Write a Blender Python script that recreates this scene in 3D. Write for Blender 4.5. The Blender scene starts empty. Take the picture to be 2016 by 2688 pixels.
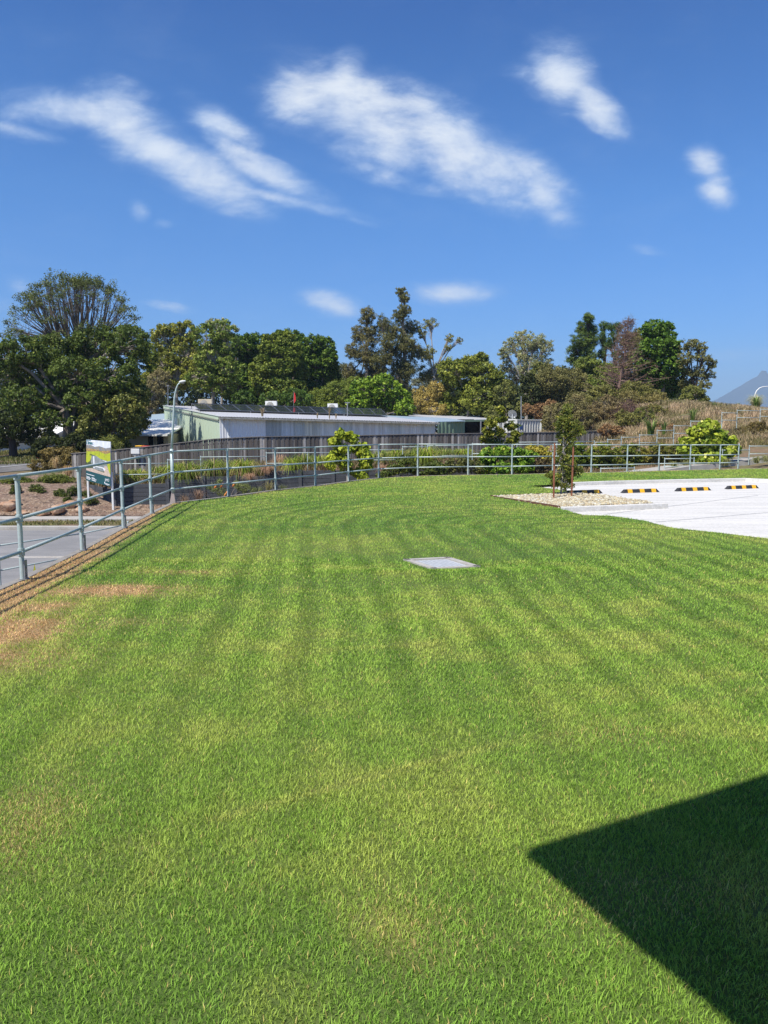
import bpy, bmesh, math, random
import numpy as np
from mathutils import Vector, Matrix
from mathutils.geometry import delaunay_2d_cdt
random.seed(7); rng = np.random.default_rng(7)
R = math.radians
# ------------------------------------------------------------------ camera
F, CU, CV, H, PITCH = 1941.0, 1008.0, 1344.0, 1.95, R(6.44)
sc = bpy.context.scene
cam = bpy.data.cameras.new('camera'); co = bpy.data.objects.new('camera', cam)
sc.collection.objects.link(co); sc.camera = co
cam.sensor_fit = 'VERTICAL'; cam.sensor_height = 36; cam.lens = 26.0
cam.clip_start = .05; cam.clip_end = 20000
co.location = (0, 0, H); co.rotation_euler = (R(90) - PITCH, 0, 0)
# ------------------------------------------------------------------ light
SX, SY = .42, .52                       # shadow displacement per metre of height
sdir = Vector((SX, SY, -1)).normalized()
elev = math.asin(-sdir.z); tosun = -sdir
sun = bpy.data.lights.new('sun', 'SUN'); so = bpy.data.objects.new('sun', sun)
sc.collection.objects.link(so); sun.energy = 4.9; sun.angle = R(.53); sun.color = (1, .955, .88)
so.rotation_euler = sdir.to_track_quat('-Z', 'Y').to_euler()
so.location = (-20, -20, 40)
sc.view_settings.view_transform = 'Standard'; sc.view_settings.look = 'None'
sc.view_settings.exposure = .45; sc.view_settings.gamma = 1

def ray(u, v):
    a = (u - CU) / F; b = (CV - v) / F
    return a, math.cos(PITCH) + b * math.sin(PITCH), -math.sin(PITCH) + b * math.cos(PITCH)
def W(u, v, Y):
    x, y, z = ray(u, v); t = Y / y
    return Vector((x * t, Y, H + z * t))
def Gd(u, v, z0=0.):
    x, y, z = ray(u, v); t = (z0 - H) / z
    return Vector((x * t, y * t, z0))
def zat(v, Y): return W(CU, v, Y).z

world = bpy.data.worlds.new('World'); sc.world = world; world.use_nodes = True
nt = world.node_tree; nt.nodes.clear()
def N(t, ty, **kw):
    n = t.nodes.new(ty)
    for k, v in kw.items(): setattr(n, k, v)
    return n
def M_(t, op, a, b=None, c=None, clamp=False):
    n = N(t, 'ShaderNodeMath', operation=op); n.use_clamp = clamp
    for i, q in enumerate((a, b, c)):
        if q is None: continue
        if isinstance(q, (int, float)): n.inputs[i].default_value = q
        else: t.links.new(q, n.inputs[i])
    return n.outputs[0]
def build_world():
    t = nt; L = t.links
    sky = N(t, 'ShaderNodeTexSky', sky_type='NISHITA'); sky.sun_disc = False
    sky.sun_elevation = elev; sky.sun_rotation = math.atan2(tosun.x, tosun.y)
    sky.altitude = 0; sky.air_density = 1.0; sky.dust_density = .35; sky.ozone_density = 3.2
    hs = N(t, 'ShaderNodeHueSaturation'); hs.inputs['Saturation'].default_value = 1.24
    L.new(sky.outputs[0], hs.inputs['Color'])
    b1 = N(t, 'ShaderNodeBackground'); b1.inputs[1].default_value = .096
    tc = N(t, 'ShaderNodeTexCoord'); sp = N(t, 'ShaderNodeSeparateXYZ'); L.new(tc.outputs['Generated'], sp.inputs[0])
    rp = N(t, 'ShaderNodeValToRGB'); rp.color_ramp.elements[0].position = 0.; rp.color_ramp.elements[0].color = (.42, .64, 1.02, 1)
    for p_, c_ in ((.12, (.40, .73, 1.13, 1)), (.28, (.50, .85, 1.17, 1)), (.42, (.38, .73, 1.06, 1)), (.55, (.23, .55, .95, 1))):
        el = rp.color_ramp.elements.new(p_); el.color = c_
    rp.color_ramp.elements[-1].position = 1.; rp.color_ramp.elements[-1].color = (.40, .64, .92, 1)
    L.new(sp.outputs[2], rp.inputs[0]); tn = N(t, 'ShaderNodeMixRGB', blend_type='MULTIPLY'); tn.inputs[0].default_value = 1
    L.new(hs.outputs[0], tn.inputs[1]); L.new(rp.outputs[0], tn.inputs[2]); L.new(tn.outputs[0], b1.inputs[0])
    yy = M_(t, 'MAXIMUM', sp.outputs[1], .05)
    gx = M_(t, 'DIVIDE', sp.outputs[0], yy); gz = M_(t, 'DIVIDE', sp.outputs[2], yy)
    front = M_(t, 'GREATER_THAN', sp.outputs[1], .1)
    cb = N(t, 'ShaderNodeCombineXYZ'); L.new(gx, cb.inputs[0]); L.new(gz, cb.inputs[1])
    # noises, stretched along the wind direction (down to the right)
    def noise(rot, sx, sy, scale, det, rough=.6, dist=0., off=0.):
        mp = N(t, 'ShaderNodeMapping'); mp.vector_type = 'POINT'; mp.inputs['Rotation'].default_value = (0, 0, rot)
        mp.inputs['Scale'].default_value = (sx, sy, 1); mp.inputs['Location'].default_value = (off, off * .7, off)
        L.new(cb.outputs[0], mp.inputs[0])
        nz = N(t, 'ShaderNodeTexNoise'); nz.inputs['Scale'].default_value = scale; nz.inputs['Detail'].default_value = det
        nz.inputs['Roughness'].default_value = rough; nz.inputs['Distortion'].default_value = dist
        L.new(mp.outputs[0], nz.inputs['Vector']); return nz.outputs['Fac']
    n1 = noise(R(28), .75, 1.35, 8.5, 11, .64, .35, 5.3)
    n2 = noise(R(28), .6, 1.8, 24, 8, .66, .6, 7.7)
    n3 = noise(R(20), .8, 1.2, 7, 5, .5, 0, 1.3)
    # cloud bodies: (u, v, semi-axis a, b, tilt, weight)
    cl = [(150,285,200,50,6,1.0),(330,320,135,78,30,1.0),(460,420,240,62,26,1.0),(710,460,170,36,24,.78),(575,322,105,42,28,.95),
          (60,345,120,24,12,.7),(780,260,120,68,8,.95),(900,210,62,95,30,.9),(970,300,215,100,26,1.12),(1210,395,270,84,30,1.1),
          (1420,510,130,50,45,.8),(1120,285,170,46,34,.85),(1465,190,100,72,40,.88),(1555,275,110,42,38,.72),(1375,185,55,28,-5,.55),
          (1850,430,55,42,30,.8),(1880,500,60,36,45,.85),(870,797,80,30,14,1.0),(1195,768,112,30,2,.95),(1240,752,48,22,-6,.6),
          (365,555,28,30,-60,.55),(770,528,200,18,13,.66),(1250,520,75,20,16,.55),(1060,480,180,22,12,.4),(450,806,80,14,10,.36),
          (55,752,40,26,30,.5),(250,300,120,50,20,.9),(600,380,120,30,30,.7),(820,545,80,12,16,.6),(940,580,60,10,14,.5),(430,590,24,12,0,.5),(1950,930,120,20,0,.36),(1700,657,60,14,10,.3),(420,590,30,14,0,.4),(0,800,60,20,0,.3),(30,290,80,30,10,.7),(560,460,150,26,22,.8),(1000,450,120,22,20,.5),(1470,600,40,20,50,.3),(1380,440,150,44,32,.8)]
    acc = None
    for (u, v, a, b, ang, w) in cl:
        x, y, z = ray(u, v); cx, cz = x / y, z / y
        k = 1 / F / (y * y) ** .5 / 1.0
        mp = N(t, 'ShaderNodeMapping'); mp.vector_type = 'TEXTURE'
        mp.inputs['Location'].default_value = (cx, cz, 0); mp.inputs['Rotation'].default_value = (0, 0, -R(ang))
        mp.inputs['Scale'].default_value = (a * k * 1.18, b * k * 1.28, 1); L.new(cb.outputs[0], mp.inputs[0])
        ln = N(t, 'ShaderNodeVectorMath', operation='LENGTH'); L.new(mp.outputs[0], ln.inputs[0])
        m = N(t, 'ShaderNodeMapRange'); m.interpolation_type = 'SMOOTHSTEP'
        m.inputs[1].default_value = 1.45; m.inputs[2].default_value = 0.; m.inputs[3].default_value = 0; m.inputs[4].default_value = w
        L.new(ln.outputs['Value'], m.inputs[0])
        acc = m.outputs[0] if acc is None else M_(t, 'SMOOTH_MAX', acc, m.outputs[0], .12)
    d = M_(t, 'ADD', acc, M_(t, 'MULTIPLY', M_(t, 'SUBTRACT', n1, .5), 1.75))
    d = M_(t, 'ADD', d, M_(t, 'MULTIPLY', M_(t, 'SUBTRACT', n2, .5), .62))
    d = M_(t, 'MULTIPLY', d, M_(t, 'MULTIPLY', acc, 5, clamp=True))
    mr = N(t, 'ShaderNodeMapRange'); mr.interpolation_type = 'SMOOTHSTEP'
    mr.inputs[1].default_value = .26; mr.inputs[2].default_value = 1.2; L.new(d, mr.inputs[0])
    thin = N(t, 'ShaderNodeMapRange'); thin.interpolation_type = 'SMOOTHSTEP'; thin.inputs[1].default_value = .0; thin.inputs[2].default_value = .8; L.new(d, thin.inputs[0])
    dens = M_(t, 'ADD', M_(t, 'MULTIPLY', mr.outputs[0], .68), M_(t, 'MULTIPLY', thin.outputs[0], .28))
    fac = M_(t, 'MULTIPLY', dens, front)
    cr = N(t, 'ShaderNodeMixRGB'); cr.inputs[1].default_value = (.38, .50, .70, 1); cr.inputs[2].default_value = (.68, .72, .76, 1)
    sh = M_(t, 'ADD', M_(t, 'MULTIPLY', mr.outputs[0], .9), M_(t, 'MULTIPLY', M_(t, 'SUBTRACT', n3, .5), 1.6), clamp=True)
    L.new(sh, cr.inputs[0])
    b2 = N(t, 'ShaderNodeBackground'); L.new(cr.outputs[0], b2.inputs[0]); b2.inputs[1].default_value = 1.0
    mx = N(t, 'ShaderNodeMixShader'); L.new(fac, mx.inputs[0]); L.new(b1.outputs[0], mx.inputs[1]); L.new(b2.outputs[0], mx.inputs[2])
    out = N(t, 'ShaderNodeOutputWorld'); L.new(mx.outputs[0], out.inputs[0])
build_world()

# ------------------------------------------------------------------ helpers
C = sc.collection
def tag(o, label=None, cat=None, group=None, kind=None):
    if label: o['label'] = label
    if cat: o['category'] = cat
    if group: o['group'] = group
    if kind: o['kind'] = kind
    return o
def empty(name, loc, label, cat, group=None, rz=0):
    o = bpy.data.objects.new(name, None); C.objects.link(o); o.location = loc; o.rotation_euler = (0, 0, rz)
    o.empty_display_size = .2
    return tag(o, label, cat, group)
def link(name, me, mat, parent=None):
    o = bpy.data.objects.new(name, me); C.objects.link(o)
    for m in (mat if isinstance(mat, (list, tuple)) else [mat]): me.materials.append(m)
    if parent:
        o.parent = parent
        bpy_inv = Matrix.LocRotScale(parent.location, parent.rotation_euler, None).inverted() if parent.parent is None else None
        if bpy_inv is None:
            pp = parent.parent
            bpy_inv = Matrix.LocRotScale(pp.location, pp.rotation_euler, None).inverted() if pp.parent is None else Matrix()
            me.transform(bpy_inv)
        else: me.transform(bpy_inv)
    return o
def copy_tree(o, loc, rz, label=None, parent=None):
    c = o.copy(); C.objects.link(c)
    if parent is None:
        c.location = loc; c.rotation_euler = (0, 0, rz)
        if label: c['label'] = label
    else: c.parent = parent
    for ch in list(o.children): copy_tree(ch, None, None, None, c)
    return c
class MB:
    """collects vertices and faces of one mesh"""
    def __init__(s): s.v = []; s.f = []; s.col = []; s.cc = (1, 1, 1); s.mi = []; s.m = 0; s.smooth = False
    def add(s, vs, fs):
        n = len(s.v); s.v += [tuple(p) for p in vs]; s.col += [s.cc] * len(vs)
        s.f += [tuple(i + n for i in f) for f in fs]; s.mi += [s.m] * len(fs); return s
    def box(s, c, d, rot=None, taper=1.):
        c = Vector(c); hx, hy, hz = d[0] / 2, d[1] / 2, d[2] / 2; vs = []
        for z in (-1, 1):
            k = taper if z > 0 else 1
            for x, y in ((-1, -1), (1, -1), (1, 1), (-1, 1)):
                p = Vector((x * hx * k, y * hy * k, z * hz))
                if rot is not None: p = rot @ p
                vs.append(c + p)
        return s.add(vs, [(3, 2, 1, 0), (4, 5, 6, 7), (0, 1, 5, 4), (1, 2, 6, 5), (2, 3, 7, 6), (3, 0, 4, 7)])
    def beam(s, a, b, w, h, up=Vector((0, 0, 1))):
        a = Vector(a); b = Vector(b); d = (b - a).normalized(); sd = d.cross(up).normalized(); uu = sd.cross(d)
        vs = [p + sd * (i * w / 2) + uu * (j * h / 2) for p in (a, b) for i, j in ((-1, -1), (1, -1), (1, 1), (-1, 1))]
        return s.add(vs, [(3, 2, 1, 0), (4, 5, 6, 7), (0, 1, 5, 4), (1, 2, 6, 5), (2, 3, 7, 6), (3, 0, 4, 7)])
    def tube(s, pts, rad, n=8, cap=True):
        pts = [Vector(p) for p in pts]; m = len(pts)
        if not hasattr(rad, '__len__'): rad = [rad] * m
        vs = []; fs = []; prev = None
        for i, p in enumerate(pts):
            d = (pts[min(i + 1, m - 1)] - pts[max(i - 1, 0)])
            d = d.normalized() if d.length > 1e-9 else Vector((0, 0, 1))
            if prev is None:
                a = Vector((1, 0, 0)) if abs(d.x) < .8 else Vector((0, 1, 0)); x = d.cross(a).normalized()
            else:
                x = (prev - d * prev.dot(d)); x = x.normalized() if x.length > 1e-6 else prev
            prev = x; y = d.cross(x)
            for k in range(n):
                an = 2 * math.pi * k / n; vs.append(p + (x * math.cos(an) + y * math.sin(an)) * rad[i])
        for i in range(m - 1):
            for k in range(n):
                k2 = (k + 1) % n; fs.append((i * n + k, i * n + k2, (i + 1) * n + k2, (i + 1) * n + k))
        if cap: fs.append(tuple(range(n))[::-1]); fs.append(tuple((m - 1) * n + k for k in range(n)))
        return s.add(vs, fs)
    def ball(s, c, r, nu=8, nv=5, sc_=(1, 1, 1)):
        c = Vector(c); vs = []; fs = []
        for j in range(nv + 1):
            th = math.pi * j / nv
            for i in range(nu):
                ph = 2 * math.pi * i / nu
                vs.append(c + Vector((math.sin(th) * math.cos(ph) * sc_[0], math.sin(th) * math.sin(ph) * sc_[1], math.cos(th) * sc_[2])) * r)
        for j in range(nv):
            for i in range(nu):
                i2 = (i + 1) % nu; fs.append((j * nu + i, (j + 1) * nu + i, (j + 1) * nu + i2, j * nu + i2))
        return s.add(vs, fs)
    def build(s, name, mat, parent=None, smooth=False, bevel=0):
        me = bpy.data.meshes.new(name); me.from_pydata(s.v, [], s.f); me.update()
        if any(c != (1, 1, 1) for c in s.col):
            a = me.color_attributes.new('col', 'FLOAT_COLOR', 'POINT')
            arr = np.ones((len(s.v), 4), 'f'); arr[:, :3] = np.array(s.col, 'f'); a.data.foreach_set('color', arr.ravel())
        if isinstance(mat, (list, tuple)): me.polygons.foreach_set('material_index', s.mi)
        if smooth: me.polygons.foreach_set('use_smooth', [True] * len(me.polygons))
        o = link(name, me, mat, parent)
        if bevel:
            b = o.modifiers.new('b', 'BEVEL'); b.width = bevel; b.segments = 2; b.limit_method = 'ANGLE'
        return o
def np_mesh(name, V, Fq, col=None, nper=4):
    me = bpy.data.meshes.new(name); nv = len(V); nf = len(Fq)
    me.vertices.add(nv); me.vertices.foreach_set('co', np.asarray(V, 'f').ravel())
    me.loops.add(nf * nper); me.loops.foreach_set('vertex_index', np.asarray(Fq, 'i').ravel())
    me.polygons.add(nf); me.polygons.foreach_set('loop_start', np.arange(nf, dtype='i') * nper)
    try: me.polygons.foreach_set('loop_total', np.full(nf, nper, 'i'))
    except Exception: pass
    me.update(calc_edges=True)
    if col is not None:
        a = me.color_attributes.new('col', 'FLOAT_COLOR', 'POINT')
        arr = np.ones((nv, 4), 'f'); arr[:, :3] = col; a.data.foreach_set('color', arr.ravel())
    return me
# value noise in numpy
_tab = np.random.default_rng(3).random((256, 256))
def vnoise(x, y):
    xi = np.floor(x).astype(int); yi = np.floor(y).astype(int); fx = x - xi; fy = y - yi
    fx = fx * fx * (3 - 2 * fx); fy = fy * fy * (3 - 2 * fy)
    g = lambda a, b: _tab[a & 255, b & 255]
    return (g(xi, yi) * (1 - fx) + g(xi + 1, yi) * fx) * (1 - fy) + (g(xi, yi + 1) * (1 - fx) + g(xi + 1, yi + 1) * fx) * fy
def fbm(x, y, o=4):
    r = 0; a = .5; s = 0
    for i in range(o):
        r = r + a * vnoise(x * 2 ** i + 17.3 * i, y * 2 ** i + 9.1 * i); s += a; a *= .5
    return r / s
def sst(a, b, x): t = np.clip((x - a) / (b - a), 0, 1); return t * t * (3 - 2 * t)

# ------------------------------------------------------------------ materials
def mat(name, col, rough=.7, metal=0., noise=None, bump=None, vcol=False, spec=.5, trans=0., rnd=0.):
    m = bpy.data.materials.new(name); m.use_nodes = True; t = m.node_tree; L = t.links
    p = t.nodes['Principled BSDF']; p.inputs['Roughness'].default_value = rough; p.inputs['Metallic'].default_value = metal
    p.inputs['Specular IOR Level'].default_value = spec
    p.inputs['Base Color'].default_value = (*col, 1); cur = None
    if vcol:
        a = N(t, 'ShaderNodeVertexColor'); a.layer_name = 'col'; cur = a.outputs[0]
        if col != (1, 1, 1):
            q = N(t, 'ShaderNodeMixRGB', blend_type='MULTIPLY'); q.inputs[0].default_value = 1
            q.inputs[2].default_value = (*col, 1); L.new(cur, q.inputs[1]); cur = q.outputs[0]
    if noise or bump: tc = N(t, 'ShaderNodeTexCoord')
    if noise:
        for (scale, col2, lo, hi, strch) in noise:
            mp = N(t, 'ShaderNodeMapping'); mp.inputs['Scale'].default_value = strch; L.new(tc.outputs['Object'], mp.inputs[0])
            nz = N(t, 'ShaderNodeTexNoise'); nz.inputs['Scale'].default_value = scale; nz.inputs['Detail'].default_value = 6
            nz.inputs['Roughness'].default_value = .62; L.new(mp.outputs[0], nz.inputs['Vector'])
            mr = N(t, 'ShaderNodeMapRange'); mr.inputs[1].default_value = lo; mr.inputs[2].default_value = hi; L.new(nz.outputs['Fac'], mr.inputs[0])
            q = N(t, 'ShaderNodeMixRGB'); L.new(mr.outputs[0], q.inputs[0]); q.inputs[2].default_value = (*col2, 1)
            if cur is None: q.inputs[1].default_value = (*col, 1)
            else: L.new(cur, q.inputs[1])
            cur = q.outputs[0]
    if cur is not None: L.new(cur, p.inputs['Base Color'])
    if bump:
        scale, st, dist = bump
        nz = N(t, 'ShaderNodeTexNoise'); nz.inputs['Scale'].default_value = scale; nz.inputs['Detail'].default_value = 5
        L.new(tc.outputs['Object'], nz.inputs['Vector'])
        b = N(t, 'ShaderNodeBump'); b.inputs['Strength'].default_value = st; b.inputs['Distance'].default_value = dist
        L.new(nz.outputs['Fac'], b.inputs['Height']); L.new(b.outputs[0], p.inputs['Normal'])
    if trans:
        tr = N(t, 'ShaderNodeBsdfTranslucent'); mx = N(t, 'ShaderNodeMixShader'); mx.inputs[0].default_value = trans
        if cur is not None: L.new(cur, tr.inputs[0])
        else: tr.inputs[0].default_value = (*col, 1)
        L.new(p.outputs[0], mx.inputs[1]); L.new(tr.outputs[0], mx.inputs[2]); L.new(mx.outputs[0], t.nodes['Material Output'].inputs[0])
    return m
U1 = (1, 1, 1)
m_blade = mat('grass_blade', U1, .6, vcol=True, spec=.12, trans=.3)
m_leaf = mat('leaf', U1, .5, vcol=True, spec=.2, trans=.28)
m_soil = mat('lawn_soil', U1, .9, vcol=True, bump=(60, .6, .02))
m_ground = mat('dry_earth', (.17, .11, .065), .95, noise=[(.7, (.12, .12, .045), .4, .6, U1), (6, (.25, .17, .1), .5, .75, U1)], bump=(12, .7, .06))
m_mulch = mat('bark_mulch', (.20, .125, .085), .95, noise=[(1.1, (.30, .21, .13), .45, .65, U1), (7, (.42, .32, .24), .52, .64, U1), (3, (.10, .065, .045), .52, .66, U1), (9, (.06, .04, .028), .53, .64, (1, 1.3, 1))], bump=(9, 1., .12))
m_asph = mat('asphalt', (.20, .195, .19), .9, noise=[(.5, (.27, .26, .25), .4, .65, (1, 2.2, 1)), (40, (.14, .14, .14), .5, .8, U1)], bump=(90, .3, .01))
m_conc = mat('concrete', (.60, .575, .525), .85, noise=[(.9, (.455, .44, .405), .42, .66, (.5, 3, 1)), (14, (.70, .68, .64), .45, .75, U1)], bump=(50, .15, .004))
m_conc2 = mat('weathered_concrete', (.40, .38, .34), .88, noise=[(2.2, (.31, .28, .24), .42, .66, U1), (20, (.46, .43, .39), .45, .75, U1)], bump=(50, .2, .006))
m_conc3 = mat('dark_edge_concrete', (.27, .25, .22), .9, noise=[(5, (.2, .18, .155), .42, .66, U1)], bump=(50, .3, .006))  # greyer, darker concrete for the edge strip
m_galv = mat('galvanised_pipe', (.45, .525, .50), .5, .12, noise=[(9, (.35, .42, .405), .4, .7, U1), (45, (.53, .60, .57), .5, .8, U1)], bump=(60, .12, .002))
m_galvd = mat('galvanised_bracket', (.30, .31, .32), .5, .4, noise=[(12, (.2, .2, .21), .4, .7, U1)])
m_plate = mat('weathered_flange', (.34, .28, .25), .7, .1, noise=[(8, (.25, .22, .2), .4, .7, U1)])
m_gate = mat('steel_grate', (.60, .62, .64), .6, .05, noise=[(20, (.48, .50, .52), .4, .7, U1)])
m_dark = mat('dark_void', (.004, .004, .004), .9, spec=0)  # near-black colour stands in for shade in the shed bay and grate pit
m_sleeper = mat('charcoal_sleeper', (.052, .055, .062), .8, noise=[(1.6, (.085, .088, .095), .4, .7, (.6, .6, 4)), (18, (.035, .036, .04), .5, .75, U1)], bump=(25, .4, .012))
m_paling = mat('weathered_paling', U1, .9, vcol=True, noise=[(5, (.085, .078, .072), .48, .8, (6, 6, .7))], bump=(25, .4, .006))
m_corr = mat('corrugated_steel', U1, .5, .1, vcol=True, noise=[(1.1, (.42, .47, .50), .55, .85, (1, 1, .5))])
m_green = mat('green_steel_cladding', (.50, .60, .44), .55, 0, noise=[(1.2, (.44, .54, .40), .45, .75, (1, 1, .4))])
m_green2 = mat('darker_green_cladding', (.19, .28, .19), .55, noise=[(1.2, (.15, .23, .16), .45, .75, (1, 1, .4))])
m_roof = mat('pale_steel_roof', (.56, .56, .57), .45, .15, noise=[(.8, (.46, .45, .45), .45, .75, (1, 3, 1)), (5, (.38, .35, .33), .58, .8, U1)])
m_roofw = mat('white_roof', (.90, .87, .80), .75)
m_roofb = mat('blue_grey_roof', (.34, .43, .50), .45, .15)
m_gutter = mat('grimy_gutter', (.36, .35, .31), .6, noise=[(6, (.16, .15, .12), .45, .7, U1)])
m_pv = mat('solar_glass', (.022, .025, .036), .16, 0, spec=.7)
m_pvf = mat('panel_frame', (.17, .18, .2), .4, .6)
m_cream = mat('cream_wall', (.52, .46, .34), .8, noise=[(2, (.44, .38, .27), .45, .7, U1)])
m_white = mat('white_paint', (.72, .72, .69), .5, noise=[(5, (.6, .59, .55), .5, .8, U1)])
m_contw = mat('white_container', (.66, .66, .6), .5, noise=[(2, (.55, .54, .48), .5, .8, (1, 1, .4))])
m_rust = mat('rusty_timber', (.22, .075, .035), .8, noise=[(6, (.34, .14, .07), .45, .7, (3, 3, .6)), (16, (.09, .04, .025), .55, .75, U1)], bump=(30, .4, .01))
m_edge = mat('rusted_steel_edging', (.095, .04, .022), .8, noise=[(14, (.15, .07, .04), .45, .7, U1)])
m_rub = mat('black_rubber', (.022, .022, .024), .7, noise=[(25, (.04, .04, .042), .5, .75, U1)])
m_yel = mat('yellow_reflector', (.80, .42, .015), .5, noise=[(15, (.66, .33, .02), .5, .8, U1)])
m_red = mat('red_plastic', (.62, .03, .02), .5)
m_bluep = mat('blue_sign', (.02, .08, .25), .5)
m_bark = mat('grey_bark', (.20, .165, .13), .9, noise=[(5, (.30, .26, .21), .45, .7, (2, 2, .5))], bump=(12, .6, .03))
m_barkp = mat('pale_bark', (.36, .32, .27), .85, noise=[(4, (.2, .17, .14), .5, .7, (2, 2, .5))], bump=(12, .4, .02))
m_barkd = mat('dark_bark', (.05, .038, .03), .9, bump=(12, .6, .03))
m_barkr = mat('red_dead_wood', (.20, .12, .09), .9, noise=[(5, (.28, .19, .14), .5, .7, U1)])
m_stone = mat('river_pebble', U1, .7, vcol=True, noise=[(30, (.36, .30, .21), .55, .8, U1)])
m_rock = mat('sandstone_boulder', (.36, .19, .10), .85, noise=[(3, (.46, .33, .23), .4, .65, U1), (9, (.12, .075, .055), .55, .75, U1)], bump=(7, .8, .06))
m_mount = mat('forested_mountain', (.035, .05, .04), .95, noise=[(.004, (.05, .06, .045), .4, .7, U1)])

# ------------------------------------------------------------------ fence line of the lawn (base pixel, rail-top v)
posts = [(66,1523,54,1249),(221,1446,212,1228),(328,1387,323,1209),(401,1349,399,1195),(458,1321,457,1185),(602,1304,600,1179),(726,1287,726,1177),
         (830,1276,830,1174),(917,1264,918,1170),(996,1255,997,1167),(1098,1250,1099,1166),(1230,1247,1230,1167),(1345,1246,1345,1167),
         (1452,1243,1453,1167),(1553,1241,1555,1168),(1647,1239,1648,1168),(1730,1236,1731,1168),(1812,1234,1814,1168),(1890,1233,1892,1168),(1938,1231,1940,1168)]
PB = [Gd(u, v) for (u, v, _, _) in posts]
PT = [zat(p[3], b.y) for p, b in zip(posts, PB)]
# ------------------------------------------------------------------ lawn
ZC = -.07      # concrete pavement level
outline = [Vector((-4.62, -8, 0)), Vector((-4.62, 2, 0)), Vector((-4.62, 8.2, 0))] + PB + [Vector((24, 36.6, 0)), Vector((45, 37.5, 0)), Vector((45, -8, 0))]
cpk_back = [Gd(1383,1281,ZC), Gd(1470,1276.5,ZC), Gd(1600,1271.5,ZC), Gd(1780,1267,ZC), Gd(1955,1263.5,ZC), Vector((15.5,26.9,ZC)), Vector((30,20,ZC))]
cpk_near = [Vector((30,8.,ZC)), Vector((16,10.2,ZC)), Gd(2016,1424,ZC), Gd(1880,1407,ZC), Gd(1830,1402,ZC), Gd(1760,1394,ZC), Gd(1690,1375,ZC), Gd(1600,1362,ZC), Gd(1530,1360,ZC), Gd(1470,1342,ZC)]
bedpoly = [Gd(1286,1309,ZC), Gd(1366,1306,ZC), Gd(1450,1302.5,ZC), Gd(1507,1298.5,ZC), Gd(1591,1307,ZC), Gd(1660,1317,ZC), Gd(1722,1327,ZC), Gd(1600,1332,ZC), Gd(1470,1338,ZC)]
hole = cpk_back + cpk_near + [bedpoly[0], bedpoly[1], bedpoly[2], Gd(1500,1296.5,ZC), Gd(1448,1288,ZC)]
gr = [Gd(1058,1473,-.06), Gd(1178,1467,-.06), Gd(1262,1492,-.06)]; gr.append(gr[0] + gr[2] - gr[1])
gc = sum(gr, Vector()) / 4
def inpoly(x, y, poly):
    x = np.asarray(x, float); y = np.asarray(y, float); r = np.zeros(x.shape, bool); n = len(poly)
    for i in range(n):
        a, b = poly[i], poly[(i + 1) % n]
        c = ((a.y > y) != (b.y > y)) & (x < (b.x - a.x) * (y - a.y) / ((b.y - a.y) or 1e-9) + a.x)
        r ^= c
    return r
def dpoly(x, y, poly, closed=True):
    x = np.asarray(x, float); y = np.asarray(y, float); best = np.full(x.shape, 1e9); n = len(poly)
    for i in range(n if closed else n - 1):
        a, b = poly[i], poly[(i + 1) % n]; dx, dy = b.x - a.x, b.y - a.y; l2 = dx * dx + dy * dy or 1e-9
        t = np.clip(((x - a.x) * dx + (y - a.y) * dy) / l2, 0, 1)
        best = np.minimum(best, np.hypot(x - a.x - t * dx, y - a.y - t * dy))
    return best
def lawn_z(x, y):
    z = (fbm(np.asarray(x) * .35 + 5, np.asarray(y) * .35, 2) - .5) * .10
    dg = np.hypot((x - gc.x) / 1.5, (y - gc.y) / 1.1)
    z = z * (1 - np.exp(-dg ** 2)) - .055 * np.exp(-(dg / .75) ** 4)
    z = z + .075 * np.exp(-((y - (gc.y - 1.2)) / .42) ** 2 - ((x - gc.x) / 2.4) ** 4)
    e = np.minimum(dpoly(x, y, outline), dpoly(x, y, hole)); k = sst(0, 1.2, e)
    return z * k
def cdt_mesh(name, outer, holes, step, zf, m, kind='structure', box=None, parent=None):
    pts = [Vector((p.x, p.y)) for p in outer]; edges = [(i, (i + 1) % len(outer)) for i in range(len(outer))]
    base = len(pts)
    for h in holes:
        s0 = len(pts); pts += [Vector((p.x, p.y)) for p in h]; edges += [(s0 + i, s0 + (i + 1) % len(h)) for i in range(len(h))]
    xs = [p.x for p in outer]; ys = [p.y for p in outer]
    X, Y = np.meshgrid(np.arange(min(xs) + step / 2, max(xs), step), np.arange(min(ys) + step / 2, max(ys), step)); X = X.ravel(); Y = Y.ravel()
    ok = inpoly(X, Y, outer) & (dpoly(X, Y, outer) > step * .3)
    for h in holes: ok &= ~inpoly(X, Y, h) & (dpoly(X, Y, h) > step * .3)
    pts += [Vector((a, b)) for a, b in zip(X[ok], Y[ok])]
    vs, es, fs, *_ = delaunay_2d_cdt(pts, edges, [], 0, 1e-5)
    vx = np.array([v.x for v in vs]); vy = np.array([v.y for v in vs])
    F2 = np.array([f for f in fs if len(f) == 3]); cx = vx[F2].mean(1); cy = vy[F2].mean(1)
    k = inpoly(cx, cy, outer)
    for h in holes: k &= ~inpoly(cx, cy, h)
    F2 = F2[k]; z = zf(vx, vy)
    V = np.stack([vx, vy, z], 1)
    me = np_mesh(name, V, F2, nper=3); me.polygons.foreach_set('use_smooth', [True] * len(me.polygons))
    o = link(name, me, m, parent)
    if kind: o['kind'] = kind
    return o
cdt_mesh('concrete_pavement', hole, [], 1.2, lambda x, y: np.full(x.shape, ZC), m_conc)

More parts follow.
